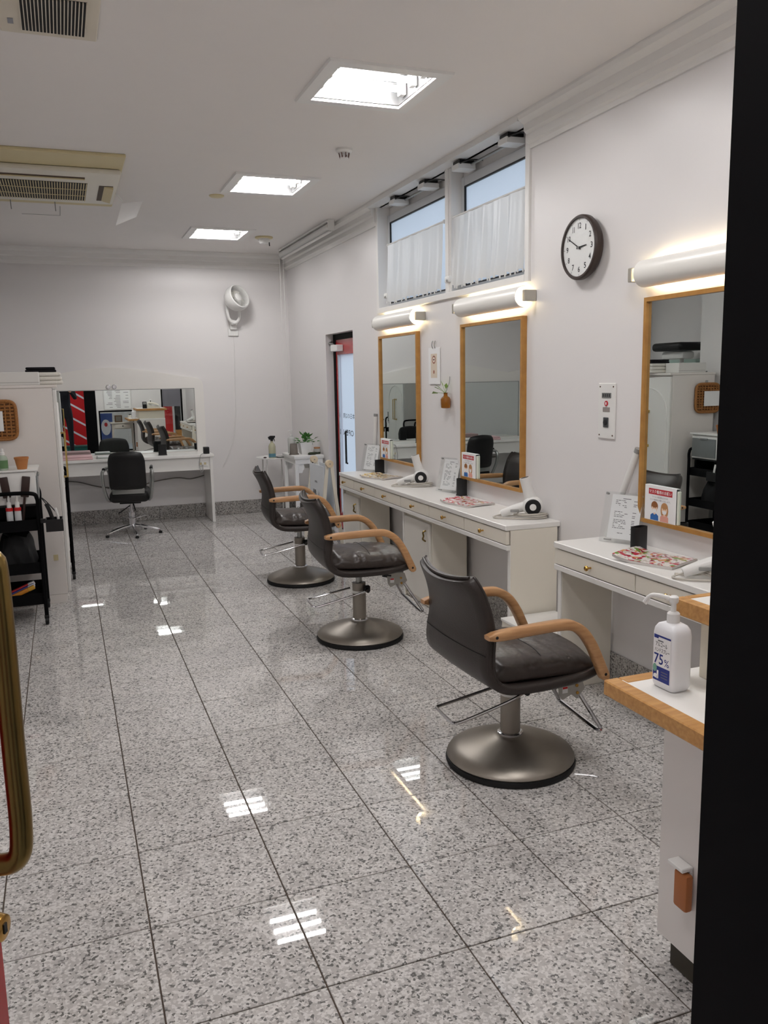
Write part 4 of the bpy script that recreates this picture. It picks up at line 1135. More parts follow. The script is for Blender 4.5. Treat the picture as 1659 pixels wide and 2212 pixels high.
for k in range(36):
    a = 2*PI*k/36
    b.tube([(.04*math.cos(a), -.045, .04*math.sin(a)), (.08*math.cos(a+.25), -.055, .08*math.sin(a+.25)), (.116*math.cos(a+.4), -.065, .116*math.sin(a+.4))], .0016, 4)
gr = b.build('front_grille', whiteplas, hd); gr['kind'] = 'stuff'
MB().lathe([(.042, -.03), (.042, -.052), (.03, -.06), (.001, -.062)], 24, axis='Y').build('grille_hub', whiteplas, hd)
for k in range(5):
    a = 2*PI*k/5
    def blade(u, v, a=a): r = .03+.075*u; t = a+.9*(v-.5); return (r*math.cos(t), -.005+.03*(v-.5), r*math.sin(t))
    MB().grid(blade, 5, 5).build('fan_blade', M('blade_ivory', (216, 212, 200), .4), hd)
MB().lathe([(.112, .02), (.001, .021)], 30, axis='Y', cap=False).build('rear_shroud', M('shroud_ivory', (206, 202, 190), .5), hd)
MB().tube(curve_pts([(0, -.03, .0), (-.005, -.02, -.4), (-.02, -.02, -.9), (-.06, -.015, -1.2), (-.19, -.015, -1.48)], 8), .0022, 6).build('power_cord', whiteplas, fn_)

# ================================================================== LEFT SIDE: TALL CABINET AND CARTS
tc_ = thing('tall_cabinet', 'tall white two-door cabinet with gold bar handles on the left', 'cabinet', (-0.27, 6.36, 0))
MB().box(-.245, .205, -.32, .31, .06, 1.47, .003, 1).build('carcass', M('cab_white', (232, 226, 221), .4, var=.012), tc_)
MB().box(-.24, .20, -.318, .308, .0005, .059).build('plinth', M('cab_white', (232, 226, 221)), tc_, smooth=False)
MB().box(-.25, .235, -.325, .315, 1.4705, 1.49, .003, 1).build('top_board', M('cab_white', (232, 226, 221)), tc_)
for k, (a, b_) in enumerate(((-.318, -.003), (-.001, .308))):
    dr = MB().box(.2055, .228, a, b_, .075, 1.455, .004, 1).build('door', M('cab_door_white', (232, 230, 226), .35, var=.01), tc_)
    c = a+.30 if k == 0 else b_-.30
    arc = [(.2295, c-.0+(-1 if k == 0 else 1)*.26*math.sin(t), 1.14+.22*math.cos(t)) for t in [PI/2*i/14 for i in range(15)]]
    MB().tube(arc+[(.2295, arc[-1][1], .25)], .007, 6).build('arch_moulding', M('cab_door_white', (232, 230, 226)), dr)
    yh = -.035 if k == 0 else .033
    MB().tube([(.228, yh, 1.15), (.262, yh, 1.15), (.262, yh, .84), (.228, yh, .84)], .0065, 8).build('handle', goldm, dr)
    for z in (1.15, .84): MB().box(.2285, .235, yh-.01, yh+.01, z-.012, z+.012).build('handle_rosette', goldm, dr, smooth=False)
MB().box(.13, .16, -.3225, -.3205, .30, .34).build('side_socket', creamplas, tc_, smooth=False)
# on top of the cabinet
bx2 = thing('white_carton', 'white carton with grey seam on top of tall cabinet', 'box', (-0.30, 6.16, 1.4902))
MB().box(-.13, .16, -.10, .08, .0, .085, .003, 1).build('carton_body', M('carton_white', (226, 224, 220), .6, var=.03), bx2)
MB().box(-.12, .16, -.101, -.1, .015, .019).build('tape_seam', M('carton_grey', (178, 176, 172), .6), bx2, smooth=False)
def towel(name, label, loc, dims, mat_, n=3):
    t = thing(name, label, 'towel', loc)
    for k in range(n):
        h = dims[2]/n; MB().box(-dims[0]/2+.004*(k % 2), dims[0]/2-.006*k, -dims[1]/2, dims[1]/2, k*h, (k+1)*h-.0006, h*.45, 3).build('folded_layer', mat_, t)
    return t
towel('folded_towel', 'white folded towels beside carton on the tall cabinet', (-.10, 6.40, 1.4902), (.22, .30, .085), M('towel_white', (228, 224, 216), .95, var=.03, bump=.4, bscale=120))
towel('folded_towel', 'black folded cloth on white towels atop tall cabinet', (-.13, 6.42, 1.576), (.20, .24, .035), M('cloth_black', (22, 20, 26), .9, var=.1), 2)
cp = thing('small_clip_tool', 'dark metal clip tool at front edge of cabinet top', 'tool', (-.46, 6.08, 1.4902))
MB().tube([(0, 0, .006), (.04, .0, .006)], .006, 6).build('tool_body', greyplas, cp)
MB().box(.03, .08, -.008, .008, .0, .012).build('tool_grip', blackplas, cp, smooth=False)
# wicker letter basket on cabinet side
wb = thing('wicker_basket', 'flat brown wicker basket hanging on side of tall cabinet', 'basket', (-.42, 6.04-.003, 1.265))
out = []
for k in range(32):
    a = 2*PI*k/32; c, s_ = math.cos(a), math.sin(a)
    out.append((math.copysign(abs(c)**.35, c)*.125, math.copysign(abs(s_)**.35, s_)*.125))
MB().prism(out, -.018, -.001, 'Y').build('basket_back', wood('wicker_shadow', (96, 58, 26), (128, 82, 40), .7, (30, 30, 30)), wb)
for k in range(11):
    z = -.112+.0225*k
    MB().tube([(-.112+.01*0, -.022, z)]+[(x, -.022-.004*math.sin((x*60+k*PI)), z) for x in [-.1+.02*i for i in range(11)]]+[(.112, -.022, z)], .0075, 6).build('wicker_strand', wickerm, wb)
for k in range(7):
    x = -.09+.03*k
    MB().tube([(x, -.026, -.112), (x, -.029, 0), (x, -.026, .112)], .005, 6).build('wicker_stake', wickerm, wb)
MB().tube([(x, -.024, z) for x, z in out], .011, 8, closed=True).build('basket_rim', wickerm, wb)
MB().box(-.012, .012, -.012, -.001, .125, .155, .003, 1).build('hook', alum, wb)
MB().box(-.125, .045, -.036, -.034, -.07, .06).build('inserted_paper', paperm, wb, smooth=False)

def cart(label, loc, rz):
    root = thing('salon_cart', label, 'cart', loc, rz, 'black rolling salon carts')
    w_, d = .15, .215
    for sx in (-1, 1):
        for sy in (-1, 1):
            p = MB().cyl((sx*w_, sy*d, .05), (sx*w_, sy*d, .74), .0125, 12).build('post', blackpaint, root)
            MB().lathe([(.022, -.011), (.026, -.008), (.026, .008), (.022, .011)], 16, c=(sx*w_, sy*d, .0265), axis='X').build('caster_wheel', blackplas, p)
            MB().box(sx*w_-.014, sx*w_+.014, sy*d-.018, sy*d+.012, .04, .062, .004).build('caster_fork', blackplas, p)
    for z in (.13, .33, .60):
        MB().openbox(-w_+.008, w_-.008, -d+.008, d-.008, z, z+.07, .006).build('tray', blackpaint, root, smooth=False)
    for sy in (-1, 1):
        MB().tube(curve_pts([(-w_, sy*d, .735), (-w_, sy*d, .80), (-w_+.04, sy*d, .835), (w_-.04, sy*d, .835), (w_, sy*d, .80), (w_, sy*d, .735)], 5), .0125, 10).build('hoop_handle', blackpaint, root)
    return root
cart('black rolling cart loaded with bottles in front of cabinet', (-.345, 5.735, 0), 0)
cart('black rolling cart standing behind the tall cabinet', (-.17, 6.96, 0), 0)
# cart load
CX, CY = -.345, 5.735
wm = thing('towel_warmer', 'white towel warmer box on the loaded black cart', 'appliance', (CX+.015, CY+.03, .756))
MB().box(-.155, .135, -.16, .16, .0, .205, .012).build('warmer_body', whiteplas, wm)
MB().box(.1355, .142, -.145, .145, .015, .175, .004).build('door', M('warmer_door', (120, 124, 124), .25, var=.02), wm)
MB().box(.142, .15, -.05, .05, .165, .18, .002).build('handle', alum, wm)
MB().box(-.17, .15, -.17, .17, .2055, .218, .004).build('lid', whiteplas, wm)
MB().box(-.15, .13, -.15, .15, -.012, -.0003).build('warmer_base', blackplas, wm, smooth=False)
for sy in (-1, 1):
    MB().box(-.14, .12, sy*.12-.012, sy*.12+.012, -.086, -.0125).build('support_rail', blackpaint, wm, smooth=False)
bl = thing('spray_bottle', 'small green labelled spray bottle on towel warmer', 'bottle', (-.375, 5.64, .9745))
MB().lathe([(.026, 0), (.028, .004), (.028, .07), (.022, .085), (.011, .092)], 20).build('bottle_body', M('green_clear', (176, 190, 172), .2, var=.03), bl)
MB().lathe([(.0285, .012), (.0285, .062)], 20, cap=False).build('label_wrap', M('label_green', (104, 142, 96), .5), bl)
MB().lathe([(.013, .092), (.013, .108), (.009, .112), (.009, .13), (.002, .134)], 16).build('pump_cap', whiteplas, bl)
pt = thing('terracotta_pot', 'small empty terracotta pot on towel warmer', 'pot', (-.27, 5.655, .9745))
MB().lathe([(.028, 0), (.040, .062), (.043, .063), (.043, .075), (.038, .075), (.028, .008), (.001, .008)], 24, cap=True).build('pot_body', terra, pt)
MB().lathe([(.033, .03), (.0335, .031)], 20).build('pot_soil', M('dark_soil', (70, 50, 34), .9), pt)
bb = thing('blue_card_box', 'flat blue card box under green bottle on warmer', 'box', (-.42, 5.64, .9745))
MB().box(-.05, .015, -.03, .03, .0, .014, .002, 1).build('box_body', M('blue_card', (66, 74, 156), .6), bb)
for k, (x, y) in enumerate(((-.358, 5.565), (-.312, 5.565))):
    q = thing('applicator_bottle', ('left' if k == 0 else 'right')+' of two red-capped applicator bottles on the black cart', 'bottle', (x, y, .6085+.02), 0, 'red-capped applicator bottles')
    MB().lathe([(.018, 0), (.02, .004), (.02, .095), (.017, .1)], 16).build('bottle_body', M('clear_pet', (200, 202, 204), .2, var=.02), q)
    MB().lathe([(.0205, .002), (.0205, .035)], 16).build('white_content', whiteplas, q)
    MB().lathe([(.021, .1), (.021, .118), (.016, .12)], 16).build('red_collar', redm, q)
    MB().lathe([(.014, .12), (.013, .15), (.007, .158), (.008, .175), (.004, .19), (.001, .198)], 14).build('nozzle_tip', whiteplas, q)
    MB().box(-.02, .02, -.02, .02, -.02, -.0002, .002, 1).build('tray_insert', blackplas, q)
for k, (x, lab) in enumerate(((-.345, 'left dark brown paddle brush standing behind applicator bottles on cart'), (-.295, 'right dark brown paddle brush standing behind applicator bottles on cart'))):
    q = thing('paddle_brush', lab, 'brush', (x, 5.597, .6065), 0, 'paddle brushes on the cart')
    q.rotation_euler = (0, math.radians(-6+14*k), 0)
    bm2 = M('brush_brown', (58, 40, 36), .4, var=.1)
    MB().tube([(0, 0, .004), (0, 0, .10), (0, 0, .20)], [.008, .009, .007], 10).build('brush_handle', bm2, q)
    MB().box(-.024, .024, -.006, .006, .20, .33, .005).build('brush_paddle', bm2, q)
hb = thing('tool_basket', 'small black basket clipped to right side of loaded cart', 'basket', (-.155, 5.50, .60))
bk = MB()
bk.openbox(0, .1, -.06, .06, 0, .075, .006)
bk.build('basket_body', blackplas, hb, smooth=False)
MB().box(-.03, .0, -.012, .012, .05, .075).build('basket_hook', blackplas, hb, smooth=False)
ir = thing('hair_iron', 'black hair iron standing in the side basket', 'hair iron', (-.11, 5.50, .607))
MB().tube(curve_pts([(.0, 0, .0), (-.005, 0, .06), (-.02, 0, .12), (-.035, 0, .16)], 4), .012, 10).build('iron_body', blackplas, ir)
MB().tube(curve_pts([(.03, 0, .0), (.028, 0, .07), (.015, 0, .13)], 4), .008, 8).build('iron_plate', whiteplas, ir)
MB().tube(curve_pts([(-.035, 0, .16), (-.06, 0, .20), (-.03, .0, .17), (.02, 0, .10), (.035, 0, .06)], 5), .003, 6).build('cord', blackplas, ir)
bag = thing('black_bag', 'black bag heaped on middle tray of loaded cart', 'bag', (CX, CY, .3365))
def bagf(u, v):
    a = 2*PI*u; r = (1-.35*v**2)*(1+.06*math.sin(5*a)+.05*math.sin(9*a+v*6))
    return (.115*r*math.cos(a)*1.0, .17*r*math.sin(a), .005+.21*v**.8+.012*math.sin(3*a))
b = MB(); b.grid(bagf, 36, 12, True); b.f.append(tuple(11*36+k for k in range(36))); b.mi.append(0); b.f.append(tuple(range(35, -1, -1))); b.mi.append(0)
b.build('bag_body', M('black_cloth', (16, 16, 18), .8, var=.15), bag)
MB().tube(curve_pts([(-.05, .03, .2), (-.06, -.06, .235), (0, -.08, .20)], 5), .006, 6).build('bag_strap', blackplas, bag)
for k, (nm, lab, y, dz, c1, c2, a) in enumerate((('red_tube', 'red and white colour tube on bottom tray of cart', 5.62, .172, (196, 40, 44), (226, 222, 220), 30), ('orange_tube', 'orange and yellow colour tube on bottom tray of cart', 5.57, .155, (206, 132, 40), (220, 168, 60), 26), ('blue_tube', 'blue and white colour tube on bottom tray of cart', 5.595, .163, (58, 62, 140), (200, 204, 222), 28))):
    q = thing('colour_tube', lab, 'tube', (-.45, y+.02, dz), 0, 'hair colour tubes on the cart')
    MB().box(-.0, .17, -.014, .014, -.012, .012, .004).build('tube_box', M(nm+'_a', c1, .5), q)
    MB().box(.17, .21, -.0145, .0145, -.0125, .0125, .004).build('tube_end', M(nm+'_b', c2, .5), q)
    q.rotation_euler = (0, math.radians(-22), 0)

# hood dryer and pale green screen in the left alcove (seen in the near mirror)
hp = thing('hood_dryer', 'black hood hair processor on white arm in the left alcove', 'hair processor', (-.72, 6.75, 0))
MB().cyl((0, 0, .03), (0, 0, 1.62), .02, 14).build('stand_pole', whiteplas, hp)
MB().lathe([(.2, .0005), (.2, .015), (.05, .03), (.02, .04)], 24).build('stand_base', whiteplas, hp)
MB().box(-.02, .12, -.16, .16, 1.62, 1.69, .02).build('control_head', whiteplas, hp)
MB().box(-.10, .20, -.22, .22, 1.695, 1.775, .035, 4).build('hood', blackplas, hp)
gs = thing('folding_screen', 'pale green folding screen in the left alcove', 'screen', (-.975, 6.95, 0))
MB().box(-.012, .012, -.35, .35, .05, 1.62, .004, 1).build('screen_panel', M('pale_green', (190, 214, 204), .6, var=.03), gs)
for y in (-.35, .335): MB().box(-.02, .02, y, y+.015, .0005, 1.64).build('screen_post', whiteplas, gs, smooth=False)

# ================================================================== CORNER BY THE SIDE DOOR
rt = thing('side_table', 'round white side table in the back right corner', 'table', (2.10, 8.90, 0))
MB().lathe([(.002, .654), (.195, .654), (.20, .657), (.20, .668), (.192, .668), (.19, .66), (.001, .66)], 40, cap=False).build('tray_top', whiteplas, rt)
for k in range(4):
    a = PI/4+k*PI/2; MB().tube([(.15*math.cos(a), .15*math.sin(a), .001), (.15*math.cos(a), .15*math.sin(a), .654)], .007, 8).build('leg', whiteplas, rt)
MB().lathe([(.145, .22), (.155, .22), (.155, .228), (.145, .228), (.145, .22)], 36, cap=False).build('lower_ring', whiteplas, rt)
sb = thing('spray_bottle', 'clear spray bottle with black trigger on round table', 'bottle', (2.06, 8.82, .6605))
MB().lathe([(.036, 0), (.038, .005), (.038, .125), (.03, .15), (.014, .165), (.013, .185)], 22).build('bottle_body', M('pale_yellow_clear', (206, 204, 176), .15, var=.03, trans=.3), sb)
MB().lathe([(.0385, .012), (.0385, .05)], 22, cap=False).build('blue_label', M('label_teal', (96, 140, 156), .5), sb)
MB().lathe([(.016, .183), (.016, .198)], 14).build('cap', blackplas, sb)
MB().prism([(-.03, .198), (.015, .198), (.02, .215), (.035, .218), (.036, .238), (-.015, .24), (-.04, .225)], -.012, .012, 'Y').build('trigger_head', blackplas, sb)
MB().prism([(.018, .214), (.026, .214), (.034, .18), (.028, .178)], -.005, .005, 'Y').build('trigger', blackplas, sb)
hc = thing('hair_clip', 'dark brown hair clip lying on round table', 'hair clip', (1.975, 8.80, .6605))
MB().sphere((0, 0, .010), .018, 12, 8, (1, .7, .52)).build('clip_body', M('brown_clip', (58, 34, 30), .4), hc)
MB().tube([(-.015, 0, .006), (.02, .004, .012)], .003, 6).build('clip_spring', alum, hc)
ph = thing('metal_dish', 'flat grey metal dish on the round table', 'dish', (2.165, 8.84, .6605))
MB().lathe([(.05, 0), (.07, .012), (.072, .014), (.066, .012), (.048, .004), (.001, .004)], 26).build('dish_body', alum, ph)
MB().box(-.04, .0, -.015, .015, .005, .012, .002, 1).build('dish_insert', whiteplas, ph)

st = thing('plant_stand', 'tall white wooden stand with carved brackets holding plants', 'stand', (2.262, 8.305, 0))
MB().box(-.158, .15, -.245, .245, .705, .74, .005, 2).build('stand_top', whiteplas, st)
MB().box(-.145, .14, -.232, .232, .655, .7045).build('apron_frame', whiteplas, st, smooth=False)
for sx in (-1, 1):
    for sy in (-1, 1):
        x, y = sx*.13, sy*.215
        lg = MB().box(x-.018, x+.018, y-.018, y+.018, .0005, .655, .003, 1).build('leg', whiteplas, st)
        MB().prism([(x-sx*.018, .655), (x-sx*.075, .655), (x-sx*.075, .60), (x-sx*.065, .592), (x-sx*.055, .565), (x-sx*.018, .565)], y-.008, y+.008, 'Y').build('corner_bracket', whiteplas, lg)
MB().box(-.14, .14, -.225, .225, .36, .385, .003, 1).build('shelf', whiteplas, st)
MB().prism([(-.112, .30), (-.06, .355), (-.075, .31), (-.112, .255)], -.222, -.206, 'Y').build('carved_bracket', whiteplas, st)
p1 = thing('potted_plant', 'green leafy plant in white square pot on the stand', 'plant', (2.265, 8.24, .7402))
vs = []
for h, s in ((0, .043), (.12, .062), (.12, .056), (.10, .054)): vs += [(-s, -s, h), (s, -s, h), (s, s, h), (-s, s, h)]
MB().add(vs, [(3, 2, 1, 0)]+[(k*4+i, k*4+(i+1) % 4, (k+1)*4+(i+1) % 4, (k+1)*4+i) for k in range(3) for i in range(4)]+[(12, 13, 14, 15)]).build('square_pot', whiteplas, p1, smooth=False)
random.seed(4)
for k in range(46):
    a = random.uniform(0, 2*PI); el = random.uniform(.15, 1.4); l = random.uniform(.05, .12)
    d = Vector((math.cos(a)*math.cos(el), math.sin(a)*math.cos(el), math.sin(el)))
    p0 = Vector((random.uniform(-.03, .03), random.uniform(-.03, .03), .10)); p = p0+d*l; s_ = random.uniform(.022, .036)
    sd = d.cross(Vector((random.uniform(-.5, .5), random.uniform(-.5, .5), 1))).normalized(); nn = sd.cross(d)
    b = MB(); b.add([p-d*s_*.7, p+sd*s_*.5+nn*.004, p+d*s_*.2+sd*s_*.42, p+d*s_*1.0-nn*.006, p+d*s_*.2-sd*s_*.42, p-sd*s_*.5+nn*.004], [(0, 1, 2, 3), (0, 3, 4, 5)])
    b.build('leaf', leafm, p1, smooth=False)
p2 = thing('stone_pot', 'grey stone plant pot on saucer on the white stand', 'pot', (2.147, 8.235, .7402))
MB().lathe([(.04, .006), (.042, .01), (.036, .11), (.032, .11), (.03, .095), (.001, .095)], 20).build('pot_body', stonepot, p2)
MB().lathe([(.05, 0), (.052, .008), (.044, .007), (.001, .006)], 20).build('saucer', stonepot, p2)
p3 = thing('pump_bottle', 'clear pump bottle behind plants on the stand', 'bottle', (2.175, 8.42, .7402))
MB().lathe([(.038, 0), (.04, .005), (.04, .15), (.03, .165), (.013, .172)], 20).build('bottle_body', M('clear_bottle', (214, 216, 212), .15, var=.02, trans=.35), p3)
MB().lathe([(.016, .172), (.016, .19), (.006, .192), (.006, .225), (.012, .226), (.012, .236)], 14).build('pump', whiteplas, p3)
MB().tube([(0, 0, .231), (-.03, -.01, .229), (-.038, -.012, .222)], .005, 6).build('pump_spout', whiteplas, p3)
p4 = thing('cork_jar', 'small glass jar with cork lid and dark filling on stand', 'jar', (2.372, 8.17, .7402))
MB().lathe([(.032, 0), (.034, .004), (.034, .05), (.03, .055)], 20).build('jar_body', M('jar_glass', (206, 206, 200), .1, var=.02, trans=.4), p4)
MB().lathe([(.0345, .002), (.0345, .022), (.001, .026)], 18).build('jar_filling', M('dark_moss', (52, 58, 44), .9, var=.2), p4)
MB().lathe([(.031, .055), (.033, .07), (.001, .071)], 18).build('cork_lid', M('cork', (176, 128, 92), .8, var=.1), p4)
p5 = thing('wire_ornament', 'thin bent wire ornament on the white stand', 'ornament', (2.315, 8.20, .7402))
MB().tube(curve_pts([(-.005, 0, .001), (-.004, 0, .06), (.0, 0, .1), (.016, 0, .112), (.022, 0, .095)], 6), .0026, 6).build('wire_stem', greyplas, p5)
MB().tube(curve_pts([(-.012, 0, .075), (-.002, 0, .085), (.012, .0, .10)], 5), .0026, 6).build('wire_branch', greyplas, p5)
p6 = thing('moss_dish', 'flat dark moss clump on the white stand', 'moss', (2.305, 8.125, .7402))
MB().sphere((0, 0, .012), .035, 14, 8, (1.2, .8, .42)).build('moss_clump', M('moss', (66, 74, 56), .95, var=.3, vscale=60, bump=1, bscale=200), p6)
MB().lathe([(.042, 0), (.044, .003), (.001, .0035)], 18).build('dish', stonepot, p6)

ab = thing('a_frame_sign', 'white wooden A-frame sign board with handwriting beside the counter', 'sign', (2.175, 7.36, 0))
for sy in (-1, 1):
    y = sy*.245
    for sx in (-1, 1):
        b = MB(); b.prism([(sx*.015-.014, .74), (sx*.015+.014, .74), (sx*.10+.016, .0005), (sx*.10-.016, .0005)], y-sx*.011-.010, y-sx*.011+.010, 'Y'); b.build('leg', M('ivory_paint', (232, 226, 212), .5, var=.02), ab)
    jn = MB().lathe([(.033, -.025), (.034, -.02), (.034, .02), (.033, .025)], 22, c=(0, y, .745), axis='Y').build('pivot_disc', M('pine_cream', (226, 206, 176), .5, var=.03), ab)
    MB().cyl((0, y-.026, .745), (0, y-.0285, .745), .006, 10).build('pivot_bolt', greyplas, jn)
MB().box(-.05, -.044, -.22, .22, .12, .72, .002, 1).build('board_panel', M('board_white', (222, 226, 230), .4, var=.02), ab)
MB().box(.044, .05, -.22, .22, .12, .72, .002, 1).build('board_panel', M('board_white', (222, 226, 230)), ab)
R_, U_ = (0, -1, 0), (0, 0, 1)
for t, z, h, m_ in (('お気軽に', .56, .022, greyink), ('最新、入', .46, .05, inkm), ('ご予約', .36, .055, inkm), ('ください', .26, .05, inkm)):
    text(t, h, m_, ab, (-.0508, .02, z), R_, U_, 'handwriting', bold=.01)
MB().tube(curve_pts([(-.02, .21, .72), (-.03, .215, .70), (-.046, .21, .69)], 4), .006, 6).build('board_hanger', blackplas, ab)

# ================================================================== RECEPTION (right foreground)
rc = thing('reception_counter', 'white reception counter with wood-edged ledge at right foreground', 'counter', (1.6, 1.2, 0))
def rb(x0, x1, y0, y1, z0, z1, b=.002): return MB().box(x0-1.6, x1-1.6, y0-1.2, y1-1.2, z0, z1, b, 1)
rb(1.32, 1.86, .80, 1.575, .088, .745).build('lower_body', M('recep_white', (230, 225, 221), .45, var=.012), rc)
rb(1.35, 1.83, .83, 1.557, .0005, .0875).build('kick_plate', M('kick_dark', (58, 52, 40), .5, var=.08), rc)
rb(1.37, 1.86, .80, 1.52, .7802, .945).build('upper_body', M('recep_cream', (222, 216, 200), .45, var=.012), rc)
lg = rb(1.165, 1.86, .70, 1.575, .7455, .78, .003).build('ledge', whitelam, rc)
eg = MB()
for (a, b_, c, d) in ((1.150, 1.19, .70, 1.59), (1.19, 1.369, 1.55, 1.59)):
    eg.box(a-1.6, b_-1.6, c-1.2, d-1.2, .744, .7812, .003, 1)
eg.build('wood_edge', edgewood, lg)
tp = rb(1.345, 1.88, .72, 1.535, .9455, .971, .003).build('counter_top', whitelam, rc)
eg = MB()
for (a, b_, c, d) in ((1.32, 1.346, .72, 1.555), (1.346, 1.90, 1.533, 1.555), (1.88, 1.90, .72, 1.533)):
    eg.box(a-1.6, b_-1.6, c-1.2, d-1.2, .932, .9725, .003, 1)
eg.build('wood_edge', edgewood, tp)
hdl = MB().box(1.286-1.6, 1.3195-1.6, 1.452-1.2, 1.505-1.2, .325, .336, .002, 1).box(1.311-1.6, 1.3195-1.6, 1.452-1.2, 1.505-1.2, .22, .325, .002, 1).build('white_bracket', whiteplas, rc)
MB().box(1.289-1.6, 1.311-1.6, 1.44-1.2, 1.485-1.2, .228, .322, .006).build('wood_block', M('red_oak', (170, 104, 58), .5, var=.08), hdl)
# sanitiser
sn = thing('sanitizer_bottle', 'white hand sanitizer pump bottle with blue 75% label on ledge', 'bottle', (1.262, 1.488, .7812), math.radians(-88))
sn.scale = (.82, .9, 1.08)
def sect(hx, hy, r, z, n=6):
    out = []
    for cx_, cy_, a0 in ((hx-r, hy-r, 0), (-hx+r, hy-r, PI/2), (-hx+r, -hy+r, PI), (hx-r, -hy+r, 3*PI/2)):
        for k in range(n+1): a = a0+PI/2*k/n; out.append((cx_+r*math.cos(a), cy_+r*math.sin(a), z))
    return out
prof = [(.038, .026, .012, 0), (.043, .031, .014, .006), (.0445, .0325, .014, .016), (.0445, .0325, .014, .118), (.042, .031, .014, .13), (.034, .026, .012, .139), (.02, .018, .0175, .144)]
vs = []
for hx, hy, r, z in prof: vs += sect(hx, hy, r, z)
n = 28
MB().add(vs, [(k*n+i, k*n+(i+1) % n, (k+1)*n+(i+1) % n, (k+1)*n+i) for k in range(len(prof)-1) for i in range(n)]+[tuple(range(n-1, -1, -1)), tuple((len(prof)-1)*n+i for i in range(n))]).build('bottle_body', M('milky_plastic', (236, 236, 238), .35, var=.01), sn, angle=40)
MB().lathe([(.0165, .143), (.0165, .163), (.013, .166), (.007, .167), (.007, .19)], 24).build('pump_collar', whiteplas, sn)
MB().lathe([(.011, .186), (.012, .19), (.012, .198), (.008, .201), (.001, .2015)], 20).build('pump_head', whiteplas, sn)
MB().tube(curve_pts([(-.004, -.003, .1935), (-.026, -.02, .198), (-.044, -.033, .1985), (-.052, -.04, .193), (-.06, -.046, .18)], 4), [.006, .006, .0055, .005, .005, .005, .0045, .0045, .0045, .0045, .0045, .0045, .005, .006, .0065, .0065, .0065][:17], 10).build('spray_nozzle', whiteplas, sn)
# label on the broad face (-Y local), facing the camera side
R_, U_ = (1, 0, 0), (0, 0, 1); yl = -.0327
plate(sn, 'label_sheet', paperm, (0, yl, .066), R_, U_, .068, .104)
plate(sn, 'label_top_band', blueink, (.006, yl-.0002, .1145), R_, U_, .056, .004)
plate(sn, 'label_brand_tab', blueink, (-.0235, yl-.0002, .1125), R_, U_, .018, .008)
plate(sn, 'label_small_line', greyink, (-.006, yl-.0002, .1045), R_, U_, .022, .003)
text('アルコール', .0095, inkm, sn, (-.002, yl-.0003, .0965), R_, U_, 'label_text', width=.046, bold=.008)
text('ハンドスプレー', .0095, inkm, sn, (.001, yl-.0003, .0845), R_, U_, 'label_text', width=.058, bold=.008)
text('75', .023, blueink, sn, (-.012, yl-.0003, .0645), R_, U_, 'label_number', width=.036, bold=.012)
text('%', .016, blueink, sn, (.020, yl-.0003, .0605), R_, U_, 'label_number', width=.019)
plate(sn, 'label_blue_block', blueink, (0, yl-.0002, .032), R_, U_, .066, .032)
plate(sn, 'label_green_mark', M('label_mint', (120, 170, 150), .6), (-.026, yl-.0004, .043), R_, U_, 0, 0, poly=ell(0, 0, .008, .009))
plate(sn, 'label_bottle_icon', paperm, (-.014, yl-.0005, .03), R_, U_, .007, .018)
plate(sn, 'label_hand_icon', paperm, (-.022, yl-.0005, .026), R_, U_, 0, 0, poly=[(-.009, -.004), (.007, -.006), (.009, .001), (0, .005), (-.008, .002)])
for k in range(3): plate(sn, 'label_fine_print', greyink, (.012, yl-.0005, .038-.006*k), R_, U_, .026, .0016)

# telephone, card reader and stacked trays on the reception top
tl = thing('telephone', 'ivory desk telephone on top of the reception counter', 'telephone', (1.66, 1.45, 0.9727))
MB().prism([(-.12, 0), (.12, 0), (.12, .03), (-.12, .07)], -.09, .09, 'Y').build('phone_base', creamlam, tl)
MB().tube(curve_pts([(-.1, -.06, .095), (-.06, -.06, .11), (.06, -.06, .08), (.1, -.06, .055)], 4), .02, 10).build('handset', creamlam, tl)
MB().box(-.0, .09, -.02, .07, .04, .052).build('keypad', greyplas, tl, smooth=False)
MB().cyl((-.09, -.06, .06), (-.09, -.06, .085), .018, 10).cyl((.09, -.06, .03), (.09, -.06, .05), .018, 10).build('handset_cradle', creamlam, tl)
cr = thing('card_reader', 'upright white card reader on the reception counter', 'device', (1.62, 1.30, 0.9727))
MB().box(-.03, .03, -.02, .02, 0, .17, .008).build('reader_body', whiteplas, cr)
MB().box(-.012, .012, .02, .0215, .09, .15).build('reader_screen', blackplas, cr, smooth=False)
bp2 = thing('black_device', 'small black box on the reception counter', 'device', (1.50, 1.36, 0.9727))
MB().box(-.04, .04, -.03, .03, 0, .13, .005).build('device_body', blackplas, bp2)
MB().box(-.03, .03, .03, .0315, .08, .12).build('device_panel', greyplas, bp2, smooth=False)

# ================================================================== ENTRANCE SIDE (seen in the back mirror)
ps = thing('price_poster', 'white framed price poster on the front wall', 'poster', (1.045, YFI, 1.15))
MB().box(-.27, .27, .001, .02, -.215, .24, .004, 1).build('poster_frame', whiteplas, ps)
plate(ps, 'poster_sheet', paperm, (0, .0207, .012), (-1, 0, 0), (0, 0, 1), .50, .42)
random.seed(2)
b = MB()
for r in range(13):
    z = .19-.03*r
    for x in (-.22, -.06, .1):
        if random.random() < .8:
            l = random.uniform(.05, .13); b.add([(-x, .0211, z), (-x-l, .0211, z), (-x-l, .0211, z+.009), (-x, .0211, z+.009)], [(0, 1, 2, 3)])
b.build('printed_lines', greyink, ps, smooth=False)
ct = thing('console_table', 'small grey console table with drawer by the front wall', 'table', (1.10, .60, 0))
MB().box(-.24, .24, -.15, .15, .66, .685, .004, 1).build('table_top', M('table_grey', (196, 190, 180), .5, var=.03), ct)
